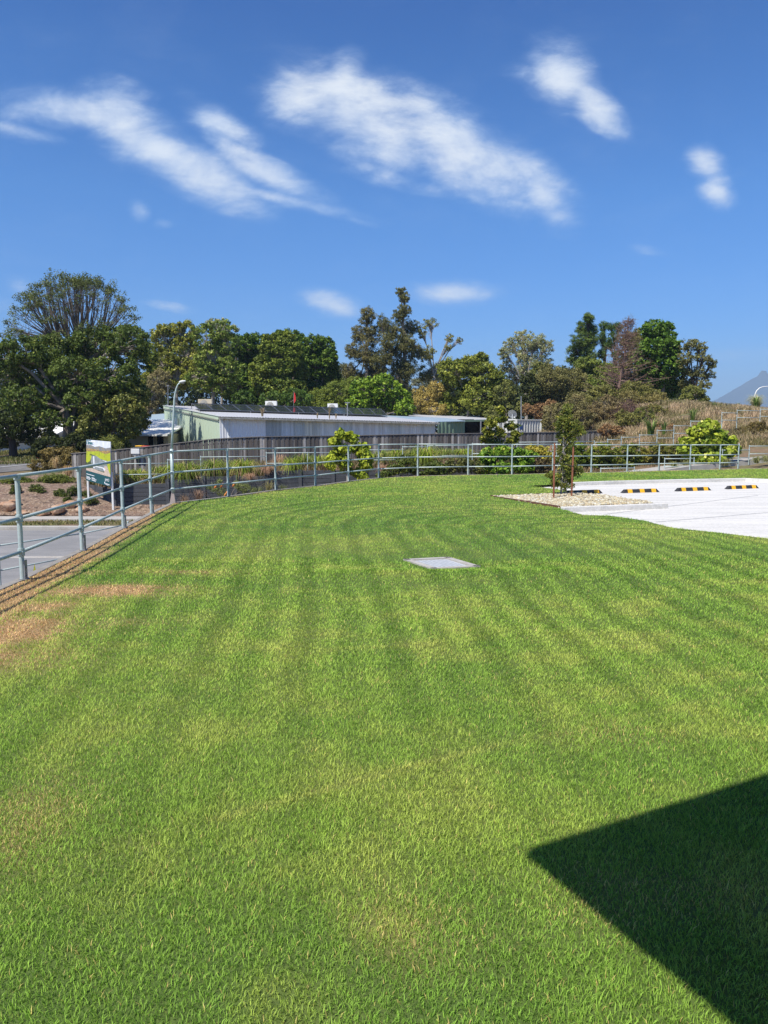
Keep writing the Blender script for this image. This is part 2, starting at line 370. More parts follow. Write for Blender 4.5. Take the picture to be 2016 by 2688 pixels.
# grass blades -------------------------------------------------------------
def lawn_colour(x, y, n):
    """albedo field of the turf: painted-in light and dark of the mower bands, dry patches, straw"""
    xr = x + .1 * y; px, py = 5.6, 14.4; y0_ = y; y = y + .16 * np.maximum(x, -2)
    w = (fbm(x * .25, y * .25, 3) - .5) * .34
    q = np.where(y < py, px - xr, np.where(xr < px, np.hypot(px - xr, (y - py) * 1.0), y - py)) + w
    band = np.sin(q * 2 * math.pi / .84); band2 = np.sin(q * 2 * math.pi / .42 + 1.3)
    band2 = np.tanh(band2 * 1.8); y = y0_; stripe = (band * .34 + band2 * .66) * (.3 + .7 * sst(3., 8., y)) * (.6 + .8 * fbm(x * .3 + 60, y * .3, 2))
    g1 = fbm(x * .55 + 3, y * .55, 4); g2 = fbm(x * 2.6 + 31, y * 2.6 + 7, 3); g3 = fbm(x * 8, y * 8 + 3, 2)
    base = np.array([.38, .53, .085]); lush = np.array([.235, .41, .06]); yel = np.array([.53, .59, .125]); straw = np.array([.66, .56, .22])
    t = np.clip(.5 + (g1 - .5) * 1.8 + stripe * .17, 0, 1)[:, None]  # stripe term paints in the way light catches leaning blades
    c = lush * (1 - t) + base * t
    t2 = np.clip((g2 - .46) * 2.0 + (g1 - .5) * .9 + .02, 0, .7)[:, None]; c = c * (1 - t2) + yel * t2
    dry = np.zeros_like(x)
    for (u, v, rx, ry, s) in [(275,1552,.62,.28,1.15),(390,1545,.45,.16,.55),(15,1650,.55,.42,1.15),(120,1590,.35,.2,.6),(220,1635,.6,.13,.5),(60,1600,.5,.2,.8),
                              (240,1505,.3,.1,.5),(480,1505,.6,.12,.35),(40,1720,.45,.3,.5),(1620,1925,.3,.12,.16),(1560,2400,.16,.10,.3),(1080,2440,.2,.2,.14),(60,2160,.22,.35,.35),(1750,2350,.3,.12,.3)]:
        p = Gd(u, v); d = np.hypot((x - p.x) / rx, (y - p.y) / ry); dry = np.maximum(dry, s * np.exp(-d ** 2 * .9))
    e = dpoly(x, y, PB[:1] and [Vector((-4.62, 0, 0))] + PB[:5], closed=False)
    wdt = np.interp(y, [5, 9.4, 13, 16, 19], [.85, .50, .32, .16, .1])
    dry = np.maximum(dry, 1.25 * (1 - sst(wdt * .55, wdt * 1.35, e + (g2 - .5) * .5)))
    dry = np.maximum(dry, .5 * (1 - sst(.0, .35, dpoly(x, y, PB[5:], closed=False))) * (y > 18))
    for (a_, b_, s_) in (((560, 2165), (1290, 1965), .5), ((1290, 1965), (2016, 1800), .25), ((0, 1760), (700, 1700), .2), ((840, 1705), (1150, 1690), .35)):
        pa, pb = Gd(*a_), Gd(*b_); dd = dpoly(x, y, [pa, pb], closed=False); s2 = s_ * np.exp(-(dd / (.012 * np.maximum(y, 2.5))) ** 2)[:, None]; c = c * (1 - s2) + np.array([.62, .60, .16]) * s2
    d = np.clip(dry * 1.5 * (.35 + 1.15 * g3) + (dry > .25) * (g2 - .5) * 1.1, 0, 1)
    return c, d, straw, stripe
_yg = np.linspace(1.5, 38.5, 3000)
_pdf = np.minimum(1, (3.5 / _yg) ** 1.6) * (1.44 * _yg + 1.6); _cdf = np.cumsum(_pdf); _cdf /= _cdf[-1]
def lawn_base():
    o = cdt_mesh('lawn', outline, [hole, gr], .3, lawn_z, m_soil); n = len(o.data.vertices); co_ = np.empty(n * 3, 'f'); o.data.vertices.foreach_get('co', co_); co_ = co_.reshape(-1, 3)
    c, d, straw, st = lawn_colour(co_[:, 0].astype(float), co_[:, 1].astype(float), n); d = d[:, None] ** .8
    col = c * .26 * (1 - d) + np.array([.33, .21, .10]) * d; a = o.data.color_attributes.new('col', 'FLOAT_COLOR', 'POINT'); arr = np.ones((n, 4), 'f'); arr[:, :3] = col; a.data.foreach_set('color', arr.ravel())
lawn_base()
def blades(name, n, y0, y1, seg2, side=False):
    """denser blades close by, fewer and wider further out, with no step between the zones"""
    if side:
        y = rng.uniform(y0, y1, n); x = rng.uniform(-9, 12, n)
    else:
        lo, hi = np.interp([y0, y1], _yg, _cdf); n = int(n * (hi - lo)); y = np.interp(rng.uniform(lo, hi, n), _cdf, _yg); x = (rng.random(n) * 2 - 1) * (.72 * y + .8)
    ok = inpoly(x, y, outline) & ~inpoly(x, y, hole) & ~inpoly(x, y, gr)
    x = x[ok]; y = y[ok]; n = len(x); wid = .0030; hgt = .0235
    c, d, straw, stripe = lawn_colour(x, y, n)
    r1 = rng.random(n); isdry = (rng.random(n) < d * .93) | (rng.random(n) < .03)
    col = np.where(isdry[:, None], straw * (np.array([1, .95, .85]) + (rng.random((n, 1)) - .5) * .35), c)
    col = np.where((d[:, None] > .55) & isdry[:, None], np.array([.76, .52, .25]) * (.55 + .7 * rng.random((n, 1))), col)
    col = col * (.60 + .82 * r1[:, None])
    w = wid * np.maximum(1, y / 4.2) * (.7 + .6 * rng.random(n)); h = hgt * (.55 + .8 * rng.random(n)) * (1 - .15 * d)
    h = h * (.8 + .45 * fbm(x * 3, y * 3, 2)) * np.clip(1 + (y - 8) / 40, 1, 1.35)
    z = lawn_z(x, y); az = rng.random(n) * 2 * math.pi
    # mower lean: bands lean away from or towards the viewer
    lx = np.cos(az) * .75 + .12 * stripe; ly = np.sin(az) * .75 + .50 * stripe
    fa = rng.random(n) * math.pi; sx, sy = np.cos(fa) * w / 2, np.sin(fa) * w / 2
    if seg2:
        P = np.empty((n, 5, 3), 'f')
        P[:, 0] = np.stack([x - sx, y - sy, z - .004], 1); P[:, 1] = np.stack([x + sx, y + sy, z - .004], 1)
        mx, my, mz = x + lx * h * .32, y + ly * h * .32, z + h * .55
        P[:, 2] = np.stack([mx + sx * .85, my + sy * .85, mz], 1); P[:, 3] = np.stack([mx - sx * .85, my - sy * .85, mz], 1)
        P[:, 4] = np.stack([x + lx * h * 1.0, y + ly * h * 1.0, z + h * .86], 1)
        b = np.arange(n)[:, None] * 5
        Fi = np.concatenate([b + [0, 1, 2], b + [0, 2, 3], b + [3, 2, 4]], 1).reshape(-1, 3); k = 5
    else:
        P = np.empty((n, 3, 3), 'f')
        P[:, 0] = np.stack([x - sx, y - sy, z - .004], 1); P[:, 1] = np.stack([x + sx, y + sy, z - .004], 1)
        P[:, 2] = np.stack([x + lx * h * .8, y + ly * h * .8, z + h * .9], 1)
        Fi = (np.arange(n)[:, None] * 3 + [0, 1, 2]); k = 3
    return P.reshape(-1, 3), Fi, np.repeat(col, k, 0)
def make_grass():
    Vs = []; Fs = []; Cs = []; o = 0
    for a in ((1500000, 1.6, 11, True), (1400000, 11, 38.4, False), (40000, .2, 7, True, True)):
        V, Fi, c = blades('g', *a); Vs.append(V); Fs.append(Fi + o); Cs.append(c); o += len(V)
    me = np_mesh('grass', np.concatenate(Vs), np.concatenate(Fs), np.concatenate(Cs), nper=3)
    tag(link('grass', me, m_blade), 'short mown green turf with light and dark mower bands', 'grass', kind='stuff')
make_grass()

# ------------------------------------------------------------------ terrain outside the lawn
def tps(P):
    P = np.array(P, float); n = len(P); xy = P[:, :2]
    def K(a, b):
        r2 = ((a[:, None] - b[None]) ** 2).sum(-1); return .5 * r2 * np.log(r2 + 1e-9)
    A = np.zeros((n + 3, n + 3)); A[:n, :n] = K(xy, xy) + np.eye(n) * 2.; A[:n, n] = 1; A[:n, n + 1:] = xy; A[n:, :n] = A[:n, n:].T
    w = np.linalg.solve(A, np.concatenate([P[:, 2], [0, 0, 0]]))
    def f(x, y):
        q = np.stack([np.ravel(x), np.ravel(y)], 1).astype(float); out = np.empty(len(q))
        for i in range(0, len(q), 20000):
            s = q[i:i + 20000]; out[i:i + 20000] = K(s, xy) @ w[:n] + w[n] + s @ w[n + 1:]
        return out.reshape(np.shape(x))
    return f
cp = [tuple(W(*a)) for a in [
    (30,1325,34),(200,1322,34),(0,1262,40),(120,1262,40),(200,1275,39),(-300,1262,40),(0,1236,46),(90,1224,47),(-300,1236,46),(0,1205,56),(170,1192,56),(-300,1200,60),
    (230,1285,37),(350,1350,33),(1400,1252,38),(1700,1232,40),(1900,1207,42),(2016,1193,42),(2200,1185,42),
    (1640,1128,52),(1700,1108,55),(1760,1060,60),(1850,1074,62),(1960,1086,62),(2030,1094,62),(1800,1130,50),(1950,1128,48),(2060,1125,48),(2300,1100,60),(1560,1110,58),(1480,1115,60)]]
cp += [(-16,4,-2.05),(-9,4,-2.05),(-16,12,-2.05),(-9,12,-2.05),(-17,20,-2.05),(-9,20,-2.05),(-18,28,-2.05),(-12,28,-2.05),(-7,27,-2.05),(-22,31,-2),(-15,31,-2),(-9,31,-2),(-30,20,-2.05),(-30,30,-2),
       (-5,14,-1.9),(0,14,-1.4),(8,14,-1.3),(18,14,-1.2),(5,25,-1.2),(14,25,-1.),(0,0,-1.4),(20,0,-1.2),(-4,-8,-2),(-12,-8,-2.05),(-2,31,-1.3),(3,34,-.9),
       (-17,43,-.9),(-11,43,-.8),(-6,44,-.6),(0,46,-.5),(6,49,-.25),(12,52,0.1),(-12,56,-.3),(0,58,0),(10,60,0.),(9,66,0.),(13,68,.2),(-30,70,.4),(0,80,.6),(25,80,2.),(45,80,2.5),(-30,110,1),(20,110,1),(50,40,1.),(50,20,-.5)]
T0 = tps(cp)
def T(x, y):
    x = np.asarray(x, float); y = np.asarray(y, float)
    k = sst(85, 125, np.hypot(x, y)); z = T0(np.clip(x, -60, 60), np.clip(y, -12, 120))
    z = z + (fbm(x * .5 + 40, y * .5, 3) - .5) * .25 * sst(33, 42, y)
    # the road cutting is level
    rd = sst(33, 31, y) * sst(-4.5, -6.5, x); z = z * (1 - rd) + (-2.05) * rd
    return z * (1 - k) + (-1.5) * k
def Tz(x, y): return float(T(np.array([x]), np.array([y]))[0])
def grid(name, xs, ys, zf, m, kind='structure'):
    X, Y = np.meshgrid(xs, ys); V = np.stack([X.ravel(), Y.ravel(), zf(X.ravel(), Y.ravel())], 1); nx = len(xs); ny = len(ys)
    i = (np.arange(ny - 1)[:, None] * nx + np.arange(nx - 1)).ravel(); Fi = np.stack([i, i + 1, i + nx + 1, i + nx], 1)
    me = np_mesh(name, V, Fi); me.polygons.foreach_set('use_smooth', [True] * len(me.polygons))
    o = link(name, me, m)
    if kind: o['kind'] = kind
    return o
xs = np.concatenate([[-4500, -1200, -500, -250, -140, -90], np.arange(-60, 60.1, .6), [90, 140, 250, 500, 1200, 6100]])
ys = np.concatenate([[-4500, -1200, -500, -150, -60, -25], np.arange(-12, 75.1, .6), [80, 88, 100, 125, 180, 300, 600, 1500, 6600]])
def Tg(x, y):
    z = T(x, y); return np.where(inpoly(x, y, outline), np.minimum(z, -.9), z)
grid('ground', xs, ys, Tg, m_ground)
V3 = lambda x, y, z=0.: Vector((x, y, z))
# road, footpath and kerbs on the low side
cdt_mesh('road', [V3(-40,-8), V3(-6.9,-8), V3(-6.9,14), V3(-6.9,22), V3(-6.0,26.4), V3(-5.2,28.6), V3(-12,28.9), V3(-40,29)], [], 1.5, lambda x, y: np.full(x.shape, -2.03), m_asph)
cdt_mesh('footpath', [V3(-6.85,-8), V3(-4.66,-8), V3(-4.66,14), V3(-5.3,19.2), V3(-4.2,24), V3(-2,27.5), V3(-4,28.4), V3(-5.15,28.5), V3(-5.95,26.3), V3(-6.85,22)], [], 1.5, lambda x, y: np.full(x.shape, -2.0), m_conc2)
def ribbon(name, pts, w, m, h=.12, kind='structure', parent=None, zf=None):
    mb = MB(); n = len(pts); L = []; Rr = []
    for i, p in enumerate(pts):
        d = (pts[min(i + 1, n - 1)] - pts[max(i - 1, 0)]); d.z = 0; d.normalize(); s = Vector((d.y, -d.x, 0))
        L.append(p - s * w / 2); Rr.append(p + s * w / 2)
    vs = []; fs = []
    for a, b in zip(L, Rr): vs += [a, b, b - Vector((0, 0, h)), a - Vector((0, 0, h))]
    for i in range(n - 1):
        for k in range(4): k2 = (k + 1) % 4; fs.append((i * 4 + k, (i + 1) * 4 + k, (i + 1) * 4 + k2, i * 4 + k2))
    fs += [(0, 1, 2, 3), tuple((n - 1) * 4 + k for k in (3, 2, 1, 0))]
    mb.add(vs, fs); o = mb.build(name, m, parent, bevel=.012)
    if kind: o['kind'] = kind
    return o
ribbon('far_kerb', [V3(-40,29.2,-1.9), V3(-20,29.2,-1.9), V3(-12,29.1,-1.9), V3(-5,28.9,-1.9), V3(-2.5,28.6,-1.9)], .3, m_conc2, .3)
cdt_mesh('verge', [V3(-40,29.36), V3(-5,29.06), V3(-4.6,31), V3(-40,31.2)], [], 1., lambda x, y: -1.93 + 0 * x, m_ground)
ribbon('footpath_kerb', [V3(-40,31.8,-1.86), V3(-10,31.6,-1.86), V3(-5,31.4,-1.86)], 1.0, m_conc2, .3)
ribbon('gutter_line', [V3(-40,22.2,-2.022), V3(-7.2,22.8,-2.022)], .3, m_conc2, .06)
# upper street on the left
P0 = [W(-500,1240,45), W(0,1236,45.5), W(60,1228,47), W(110,1219,50)]
def road2():
    a = [V3(-45,43.2), V3(-23,43.6), V3(-20.6,46), V3(-19.5,50.5), V3(-24,48.6), V3(-45,48.5)]
    cdt_mesh('upper_road', a, [], .8, lambda x, y: T(x, y) + .05, mat('old_asphalt', (.11, .105, .10), .92, noise=[(.8, (.16, .15, .14), .4, .65, U1)], bump=(40, .3, .01)))
    pts = [V3(x, y, Tz(x, y) + .07) for x, y in ((-45,45.8),(-35,45.9),(-26,46.1),(-22.5,47.4),(-21,49.5))]
    ribbon('road_line', pts, .09, m_white, .015)
road2()
# mulched bank between the two roads
cdt_mesh('mulched_bank', [V3(-40,32.3), V3(-12,32.2), V3(-6.5,31.9), V3(-6,33), V3(-12.4,34), V3(-14,36.6), V3(-14.6,40.5), V3(-18,42.4), V3(-40,42.8)], [], .6,
         lambda x, y: T(x, y) + .10 + (fbm(x * 2.2, y * 2.2, 3) - .5) * .22, m_mulch)
# concrete ramp path rising to the right behind the fence
def ramp():
    top = [(1520,1247),(1600,1241),(1700,1229),(1776,1217.5),(1871,1209),(1942,1200),(2016,1192),(2200,1180)]
    ys_ = [38.5, 39, 40, 41, 42, 42.6, 43, 44]
    mb = MB(); vs = []; fs = []
    for (u, v), y in zip(top, ys_):
        a = W(u, v, y); b = a + Vector((-.1, -2.3, 0)); vs += [a, b, b - Vector((0, 0, 1.2)), a - Vector((0, 0, 1.2))]
    n = len(top)
    for i in range(n - 1):
        for k in range(4): k2 = (k + 1) % 4; fs.append((i * 4 + k, (i + 1) * 4 + k, (i + 1) * 4 + k2, i * 4 + k2))
    mb.add(vs, fs); mb.build('ramp_path', m_conc2)['kind'] = 'structure'
ramp()
# narrow concrete mowing strip under the posts, with the retaining face below it
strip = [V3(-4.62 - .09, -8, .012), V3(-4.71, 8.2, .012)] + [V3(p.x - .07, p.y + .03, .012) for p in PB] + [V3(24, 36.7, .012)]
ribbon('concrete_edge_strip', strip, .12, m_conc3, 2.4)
# car park kerbs
def kerb_pts(ps, z): return [V3(p.x, p.y, z) for p in ps]
ribbon('kerb', kerb_pts(cpk_back[1:6], .055), .18, m_conc, .2)
ribbon('kerb', kerb_pts([Gd(1476,1345,ZC), Gd(1600,1340,ZC), Gd(1748,1334,ZC)], .06), .16, m_conc, .2)
ribbon('kerb', kerb_pts([Gd(1500,1352,ZC), Gd(1600,1361,ZC), Gd(1690,1373,ZC), Gd(1755,1390,ZC)], .0), .16, m_conc, .12)
ribbon('kerb', kerb_pts([Gd(1815,1397,ZC), Gd(1880,1405,ZC), Gd(2016,1421,ZC), V3(14,10.4)], .0), .16, m_conc, .12)
# joints in the slab
for a, b in (((1530,1357),(1990,1300)),((1700,1372),(2016,1345))):
    p = [Gd(*a, ZC + .004), Gd(*b, ZC + .004)]; ribbon('expansion_joint', p, .018, m_galvd, .003)

# ------------------------------------------------------------------ pebble bed
def make_pebbles():
    cdt_mesh('pebble_bed_base', bedpoly, [], .5, lambda x, y: np.full(x.shape, ZC + .03), m_ground)
    mb = MB(); xs_ = [p.x for p in bedpoly]; ys_ = [p.y for p in bedpoly]; n = 0; vs = []; cols = []; fs = []
    tmpl = bmesh.new(); bmesh.ops.create_icosphere(tmpl, subdivisions=1, radius=1); tv = np.array([v.co[:] for v in tmpl.verts]); tf = np.array([[v.index for v in f.verts] for f in tmpl.faces]); tmpl.free()
    x = rng.uniform(min(xs_), max(xs_), 16000); y = rng.uniform(min(ys_), max(ys_), 16000)
    ok = inpoly(x, y, bedpoly) & (dpoly(x, y, bedpoly) > .03); x = x[ok][:6500]; y = y[ok][:6500]; n = len(x)
    r = rng.uniform(.028, .062, n); sc3 = rng.uniform(.6, 1.15, (n, 3)) * np.array([1.1, 1, .65])
    an = rng.random(n) * 6.28; ca, sa = np.cos(an), np.sin(an)
    V = tv[None] * sc3[:, None] * r[:, None, None]; V = V * (1 + (rng.random((n, len(tv), 1)) - .5) * .25)
    X = V[..., 0] * ca[:, None] - V[..., 1] * sa[:, None]; Yv = V[..., 0] * sa[:, None] + V[..., 1] * ca[:, None]
    V = np.stack([X + x[:, None], Yv + y[:, None], V[..., 2] + (ZC + .04 + rng.random(n) * .045)[:, None]], 2).reshape(-1, 3)
    Fi = (tf[None] + (np.arange(n) * len(tv))[:, None, None]).reshape(-1, 3)
    pal = np.array([[.50, .43, .27], [.56, .51, .36], [.42, .34, .20], [.58, .55, .44], [.33, .28, .20], [.50, .40, .24]])
    c = np.repeat(pal[rng.integers(0, 6, n)] * rng.uniform(.75, 1.1, (n, 1)), len(tv), 0)
    me = np_mesh('pebbles', V, Fi, c, nper=3); me.polygons.foreach_set('use_smooth', [True] * len(me.polygons))
    tag(link('pebbles', me, m_stone), 'tan and cream river pebbles filling the bed round the sapling', 'pebbles', kind='stuff')
    e = empty('steel_edging', bedpoly[0], 'rusty steel garden edging round the pebble bed', 'garden edging')
    for a in (bedpoly[:4], [bedpoly[0], bedpoly[-1]]):
        m = MB()
        for p, q in zip(a[:-1], a[1:]): m.beam(V3(p.x, p.y, -.02), V3(q.x, q.y, -.02), .012, .10)
        m.build('edging_strip', m_edge, e)
make_pebbles()

# ------------------------------------------------------------------ drain grate
def make_grate():
    e = empty('drain_grate', gc, 'square galvanised drain grate with concrete collar sunk in the lawn', 'drain')
    a, b, c, d = gr; ex = (b - a).normalized(); ey = (d - a).normalized(); z = Vector((0, 0, 1)); la = (b - a).length; lb = (d - a).length
    m = MB()
    for p, q in ((a, b), (b, c), (c, d), (d, a)):
        inn = (gc - (p + q) / 2).normalized() * .045; m.beam(p + inn, q + inn, .09, .07)
    m.build('concrete_collar', m_conc2, e)
    m = MB(); q0 = a + ex * .1 + ey * .1; L1 = la - .2; L2 = lb - .2
    for i in range(26):
        o = q0 + ey * (L2 * i / 25); m.beam(o, o + ex * L1, .017, .03)
    for i in range(9):
        o = q0 + ex * (L1 * i / 8); m.beam(o + z * .004, o + ey * L2 + z * .004, .012, .022)
    m.build('grate_bars', m_gate, e)
    m = MB(); m.add([p - z * .35 for p in gr], [(0, 1, 2, 3)]); m.build('pit_floor', m_dark, e)
make_grate()

# ------------------------------------------------------------------ galvanised rail fence round the lawn
def make_fence():
    e = empty('rail_fence', PB[0], 'three rail galvanised pipe fence curving along the lawn edge', 'fence')
    n = len(PB); tops = [V3(b.x + (0), b.y, t) for b, t in zip(PB, PT)]
    fr = (1., .597, .275)
    ext = V3(-4.62, 6.9, 0), V3(-4.62, 4.4, 0)
    allb = [ext[1], ext[0] + V3(0, -.1)] + PB; allt = [1.36, 1.36] + PT
    for i, (b, t) in enumerate(zip(allb, allt)):
        if i == 6: continue      # the lamp column stands here
        m = MB(); b = V3(b.x - .03, b.y, 0)
        m.tube([b + V3(0, 0, -.25), b + V3(0, 0, t - .005)], .031, 12)
        for f in fr:
            z = t * f; m.tube([b + V3(0, 0, z - .055), b + V3(0, 0, z - .045), b + V3(0, 0, z + .02 if f == 1 else z + .045)], [.037, .043, .043], 12)
            if f < 1: m.ball(b + V3(0, 0, z), .047, 10, 6)
        if i >= n + 1: m.ball(b + V3(0, 0, t + .03), .036)
        p = m.build('post', m_galv, e, smooth=False)
        k = MB(); k.box(b + V3(.045, 0, t * .11 - .06), (.012, .07, t * .26)); k.box(b + V3(.02, 0, .015), (.1, .09, .012))
        for q in (.06, .17): k.tube([b + V3(.05, 0, q), b + V3(.062, 0, q)], .011, 6)
        k.build('bracket', m_galvd, p)
    for i in range(len(allb) - 1):
        a, b = allb[i], allb[i + 1]; ta, tb = allt[i], allt[i + 1]
        for f in fr:
            m = MB(); m.tube([V3(a.x - .03, a.y, ta * f), V3(b.x - .03, b.y, tb * f)], .0235, 10)
            m.build('rail', m_galv, e, smooth=True)
make_fence()
# lamp column in the fence
def make_lamp():
    b = PB[4]; Y = b.y
    e = empty('street_lamp', V3(b.x - .03, b.y, 0), 'slender grey curved street lamp rising from the fence corner', 'street lamp')
    P = [V3(b.x - .03, Y, z) for z in (.36, 1.2)] + [V3(b.x - .03, Y, 1.37)]
    zt = zat(1067, Y); base = V3(b.x - .03, Y, 0)
    m = MB(); m.tube([base + V3(0, 0, .28), base + V3(0, 0, 1.42)], .044, 12)
    for z in (.37, .8, 1.345): m.ball(base + V3(0, 0, z), .062, 10, 6)
    m.build('lower_column', m_galv, e, smooth=True)
    def c(u, v): return W(u, v, Y)
    k1 = c(457, 1067); pts = [base + V3(0, 0, 1.4), (base + V3(0, 0, 1.4)).lerp(k1, .5), k1, c(457.6, 1050), c(459.5, 1034), c(462.8, 1020), c(467, 1010), c(473, 1004)]
    pts = [V3(p.x, Y, p.z) for p in pts]; 
    m = MB(); m.tube(pts, [.032, .028, .025, .023, .021, .019, .017, .016], 10); m.build('curved_arm', m_galv, e, smooth=True)
    h = MB(); a = c(470, 1002.5); d = c(488, 1000)
    h.tube([a, a.lerp(d, .15), a.lerp(d, .5), a.lerp(d, .85), d], [.012, .024, .028, .022, .008], 10); o = h.build('lamp_head', m_white, e, smooth=True)
    g = MB(); mid = a.lerp(d, .55); g.box(mid - V3(0, 0, .045), (.09, .06, .01)); g.build('lens', m_galvd, o)
    w = MB(); w.box(base + V3(.0, 0, .13), (.17, .12, .34), taper=.4); w.build('base_flange', m_plate, e, bevel=.006)
make_lamp()

# lower rail fence beside the road
def stepped_fence(name, label, bays, hgt, gap, low, group=None, r=.019, up=0.):
    """bays: (u0, Y0, u1, Y1, v_top) - level rail in each bay, posts at the ends"""
    a0 = W(bays[0][0], bays[0][4], bays[0][1]); e = empty(name, V3(a0.x, a0.y, a0.z - hgt), label, 'fence', group)
    for (u0, Y0, u1, Y1, v) in bays:
        a = W(u0, v, Y0); z = a.z; b = W(u1, v, Y1); z = (a.z + b.z) / 2 if up == 0 else a.z
        a = V3(a.x, a.y, z); b = V3(b.x, b.y, z if up == 0 else b.z)
        for dz in ([0, gap] if low else [0]):
            m = MB(); m.tube([a - V3(0, 0, dz), b - V3(0, 0, dz)], r, 8); m.build('rail', m_galv, e, smooth=True)
        k = max(1, round((b - a).length / 2.6))
        for j in range(k + 1):
            p = a.lerp(b, j / k); m = MB(); m.tube([p - V3(0, 0, hgt), p + V3(0, 0, .06 if j in (0, k) else .0)], r * 1.12, 8); m.ball(p, r * 1.7, 6, 4)
            m.build('post', m_galv, e)
    return e
def low_rail():
    pts = [V3(-9.75, 15, -2.0), V3(-9.45, 17.9, -2.0), V3(-8.65, 21, -2.0), V3(-8.1, 23.2, -2.0), V3(-7.3, 25.6, -2.0)]
    tops = [-1.75, -.9, -1.04, -1.06, -1.06]
    e = empty('handrail', pts[1], 'low two rail pipe handrail beside the grey road below the lawn', 'handrail')
    for i, (p, t) in enumerate(zip(pts, tops)):
        m = MB(); m.tube([p, V3(p.x, p.y, t + .06)], .028, 10); m.ball(V3(p.x, p.y, t + .07), .034); m.ball(V3(p.x, p.y, t), .04); m.build('post', m_galv, e)
        if i:
            q = pts[i - 1]
            for d in (0, .62):
                m = MB(); m.tube([V3(q.x, q.y, tops[i - 1] - d), V3(p.x, p.y, t - d)], .021, 8); m.build('rail', m_galv, e, smooth=True)
low_rail()
bays = [(300,34,440,34.6,1217),(440,34.6,527,35,1207),(527,35,699,35.6,1199),(699,35.6,913,36.4,1188.5),(913,36.4,1057,37,1181),(1057,37,1122,37.4,1173),
        (1122,37.4,1240,38,1170),(1240,38,1357,39,1165),(1357,39,1560,41.5,1160)]
stepped_fence('garden_handrail', 'thin stepped pipe handrail along the dark retaining wall and shrub bed', bays, .98, .5, True)
bays = [(1560,41.5,1595,42,1161),(1595,42,1631,42.5,1154),(1631,42.5,1679,43.2,1148),(1679,43.2,1725,44,1142),(1725,44,1769,44.6,1130),(1769,44.6,1813,45.2,1118),(1813,45.2,1895,46,1106),
        (1895,46,1935,47,1084),(1935,47,1996,48,1078),(1996,48,2060,49,1075)]
stepped_fence('slope_handrail', 'thin stepped pipe handrail climbing the dry grass bank on the right', bays, .95, .45, True)
bays = [(1577,37.3,1665,38,1229),(1745,38.6,1822,39,1204),(1897,39.6,1967,40,1181.5),(1967,40,2030,40.4,1171)]
stepped_fence('ramp_handrail', 'short stepped handrail bays beside the rising concrete ramp', bays, .8, .42, True, r=.022)

# ------------------------------------------------------------------ dark sleeper retaining wall
wall_pts = [(232,37.4,1271),(300,33.8,1271),(440,34.3,1259.5),(535,34.7,1251),(700,35.3,1236),(960,36.2,1228),(1130,37,1216),(1330,38.2,1216)]
def make_wall():
    e = empty('retaining_wall', W(300, 1346, 33.8), 'dark charcoal sleeper retaining wall stepping up behind the fence', 'retaining wall')
    n = len(wall_pts); tops = []
    for i in range(n - 1):
        u0, y0, v0 = wall_pts[i]; u1, y1, _ = wall_pts[i + 1]
        a = W(u0, v0, y0); b = W(u1, v0, y1); z = a.z; tops.append((a, b, z))
        L = V3(b.x - a.x, b.y - a.y).length; k = max(1, round(L / 1.7)); d = V3(b.x - a.x, b.y - a.y).normalized()
        for j in range(k):
            p = a + d * (L * j / k); q = a + d * (L * (j + 1) / k); m = MB(); zz = z - .1
            while zz > -2.5:
                off = Vector((d.y, -d.x, 0)) * random.uniform(-.004, .004)
                m.beam(V3(p.x, p.y, zz) + off, V3(q.x, q.y, zz) + off, .08, .188); zz -= .2
            m.build('sleeper_panel', m_sleeper, e, bevel=.008)
            m = MB(); m.box((p.x, p.y, z / 2 - 1.2), (.16, .16, z + 2.44 + .04)); m.build('wall_post', m_sleeper, e)
    return tops
wall_tops = make_wall()
# ------------------------------------------------------------------ timber paling fence
pf = [(187,42,1190),(300,42,1181),(375,42,1173),(480,42,1161),(560,42.3,1152),(640,42.7,1147.5),(700,43,1145.5),(900,45,1143.5),(1100,46.8,1139),(1230,48,1137.5),(1450,50.3,1134),(1600,52,1130)]
PFW = [W(u, v, y) for (u, y, v) in pf]
def make_palings():
    e = empty('paling_fence', PFW[0] - V3(0, 0, 1.6), 'long weathered grey timber paling fence in front of the steel shed', 'fence')
    m = MB(); acc = 0
    for a, b in zip(PFW[:-1], PFW[1:]):
        L = (V3(b.x, b.y) - V3(a.x, a.y)).length; n = int(L / .13); d = (b - a).normalized(); rot = Matrix.Rotation(math.atan2(d.y, d.x), 3, 'Z')
        for i in range(n):
            p = a.lerp(b, (i + .5) / n); g = random.uniform(.5, 1.35); w = random.random()
            base = (.16 * g, .145 * g, .13 * g) if w < .55 else ((.33 * g, .31 * g, .285 * g) if w < .78 else (.10 * g, .085 * g, .075 * g))
            m.cc = base; lap = .022 if i % 2 else 0
            m.box(p + V3(0, -lap, -.92 + random.uniform(-.015, .015)), (.118 + (.02 if i % 2 else 0), .018, 1.8), rot @ Matrix.Rotation(random.uniform(-.008, .008), 3, 'Y'))
    m.build('palings', m_paling, e)
    m = MB(); m.cc = (.2, .185, .17)
    for a, b in zip(PFW[:-1], PFW[1:]): m.beam(a + V3(0, -.02, -.01), b + V3(0, -.02, -.01), .09, .045)
    m.build('capping_rail', m_paling, e)
    m = MB(); m.cc = (.15, .14, .13)
    for a, b in zip(PFW[:-1], PFW[1:]):
        for dz in (.3, 1.3): m.beam(a + V3(0, .05, -dz), b + V3(0, .05, -dz), .05, .08)
    m.build('back_rail', m_paling, e)
make_palings()
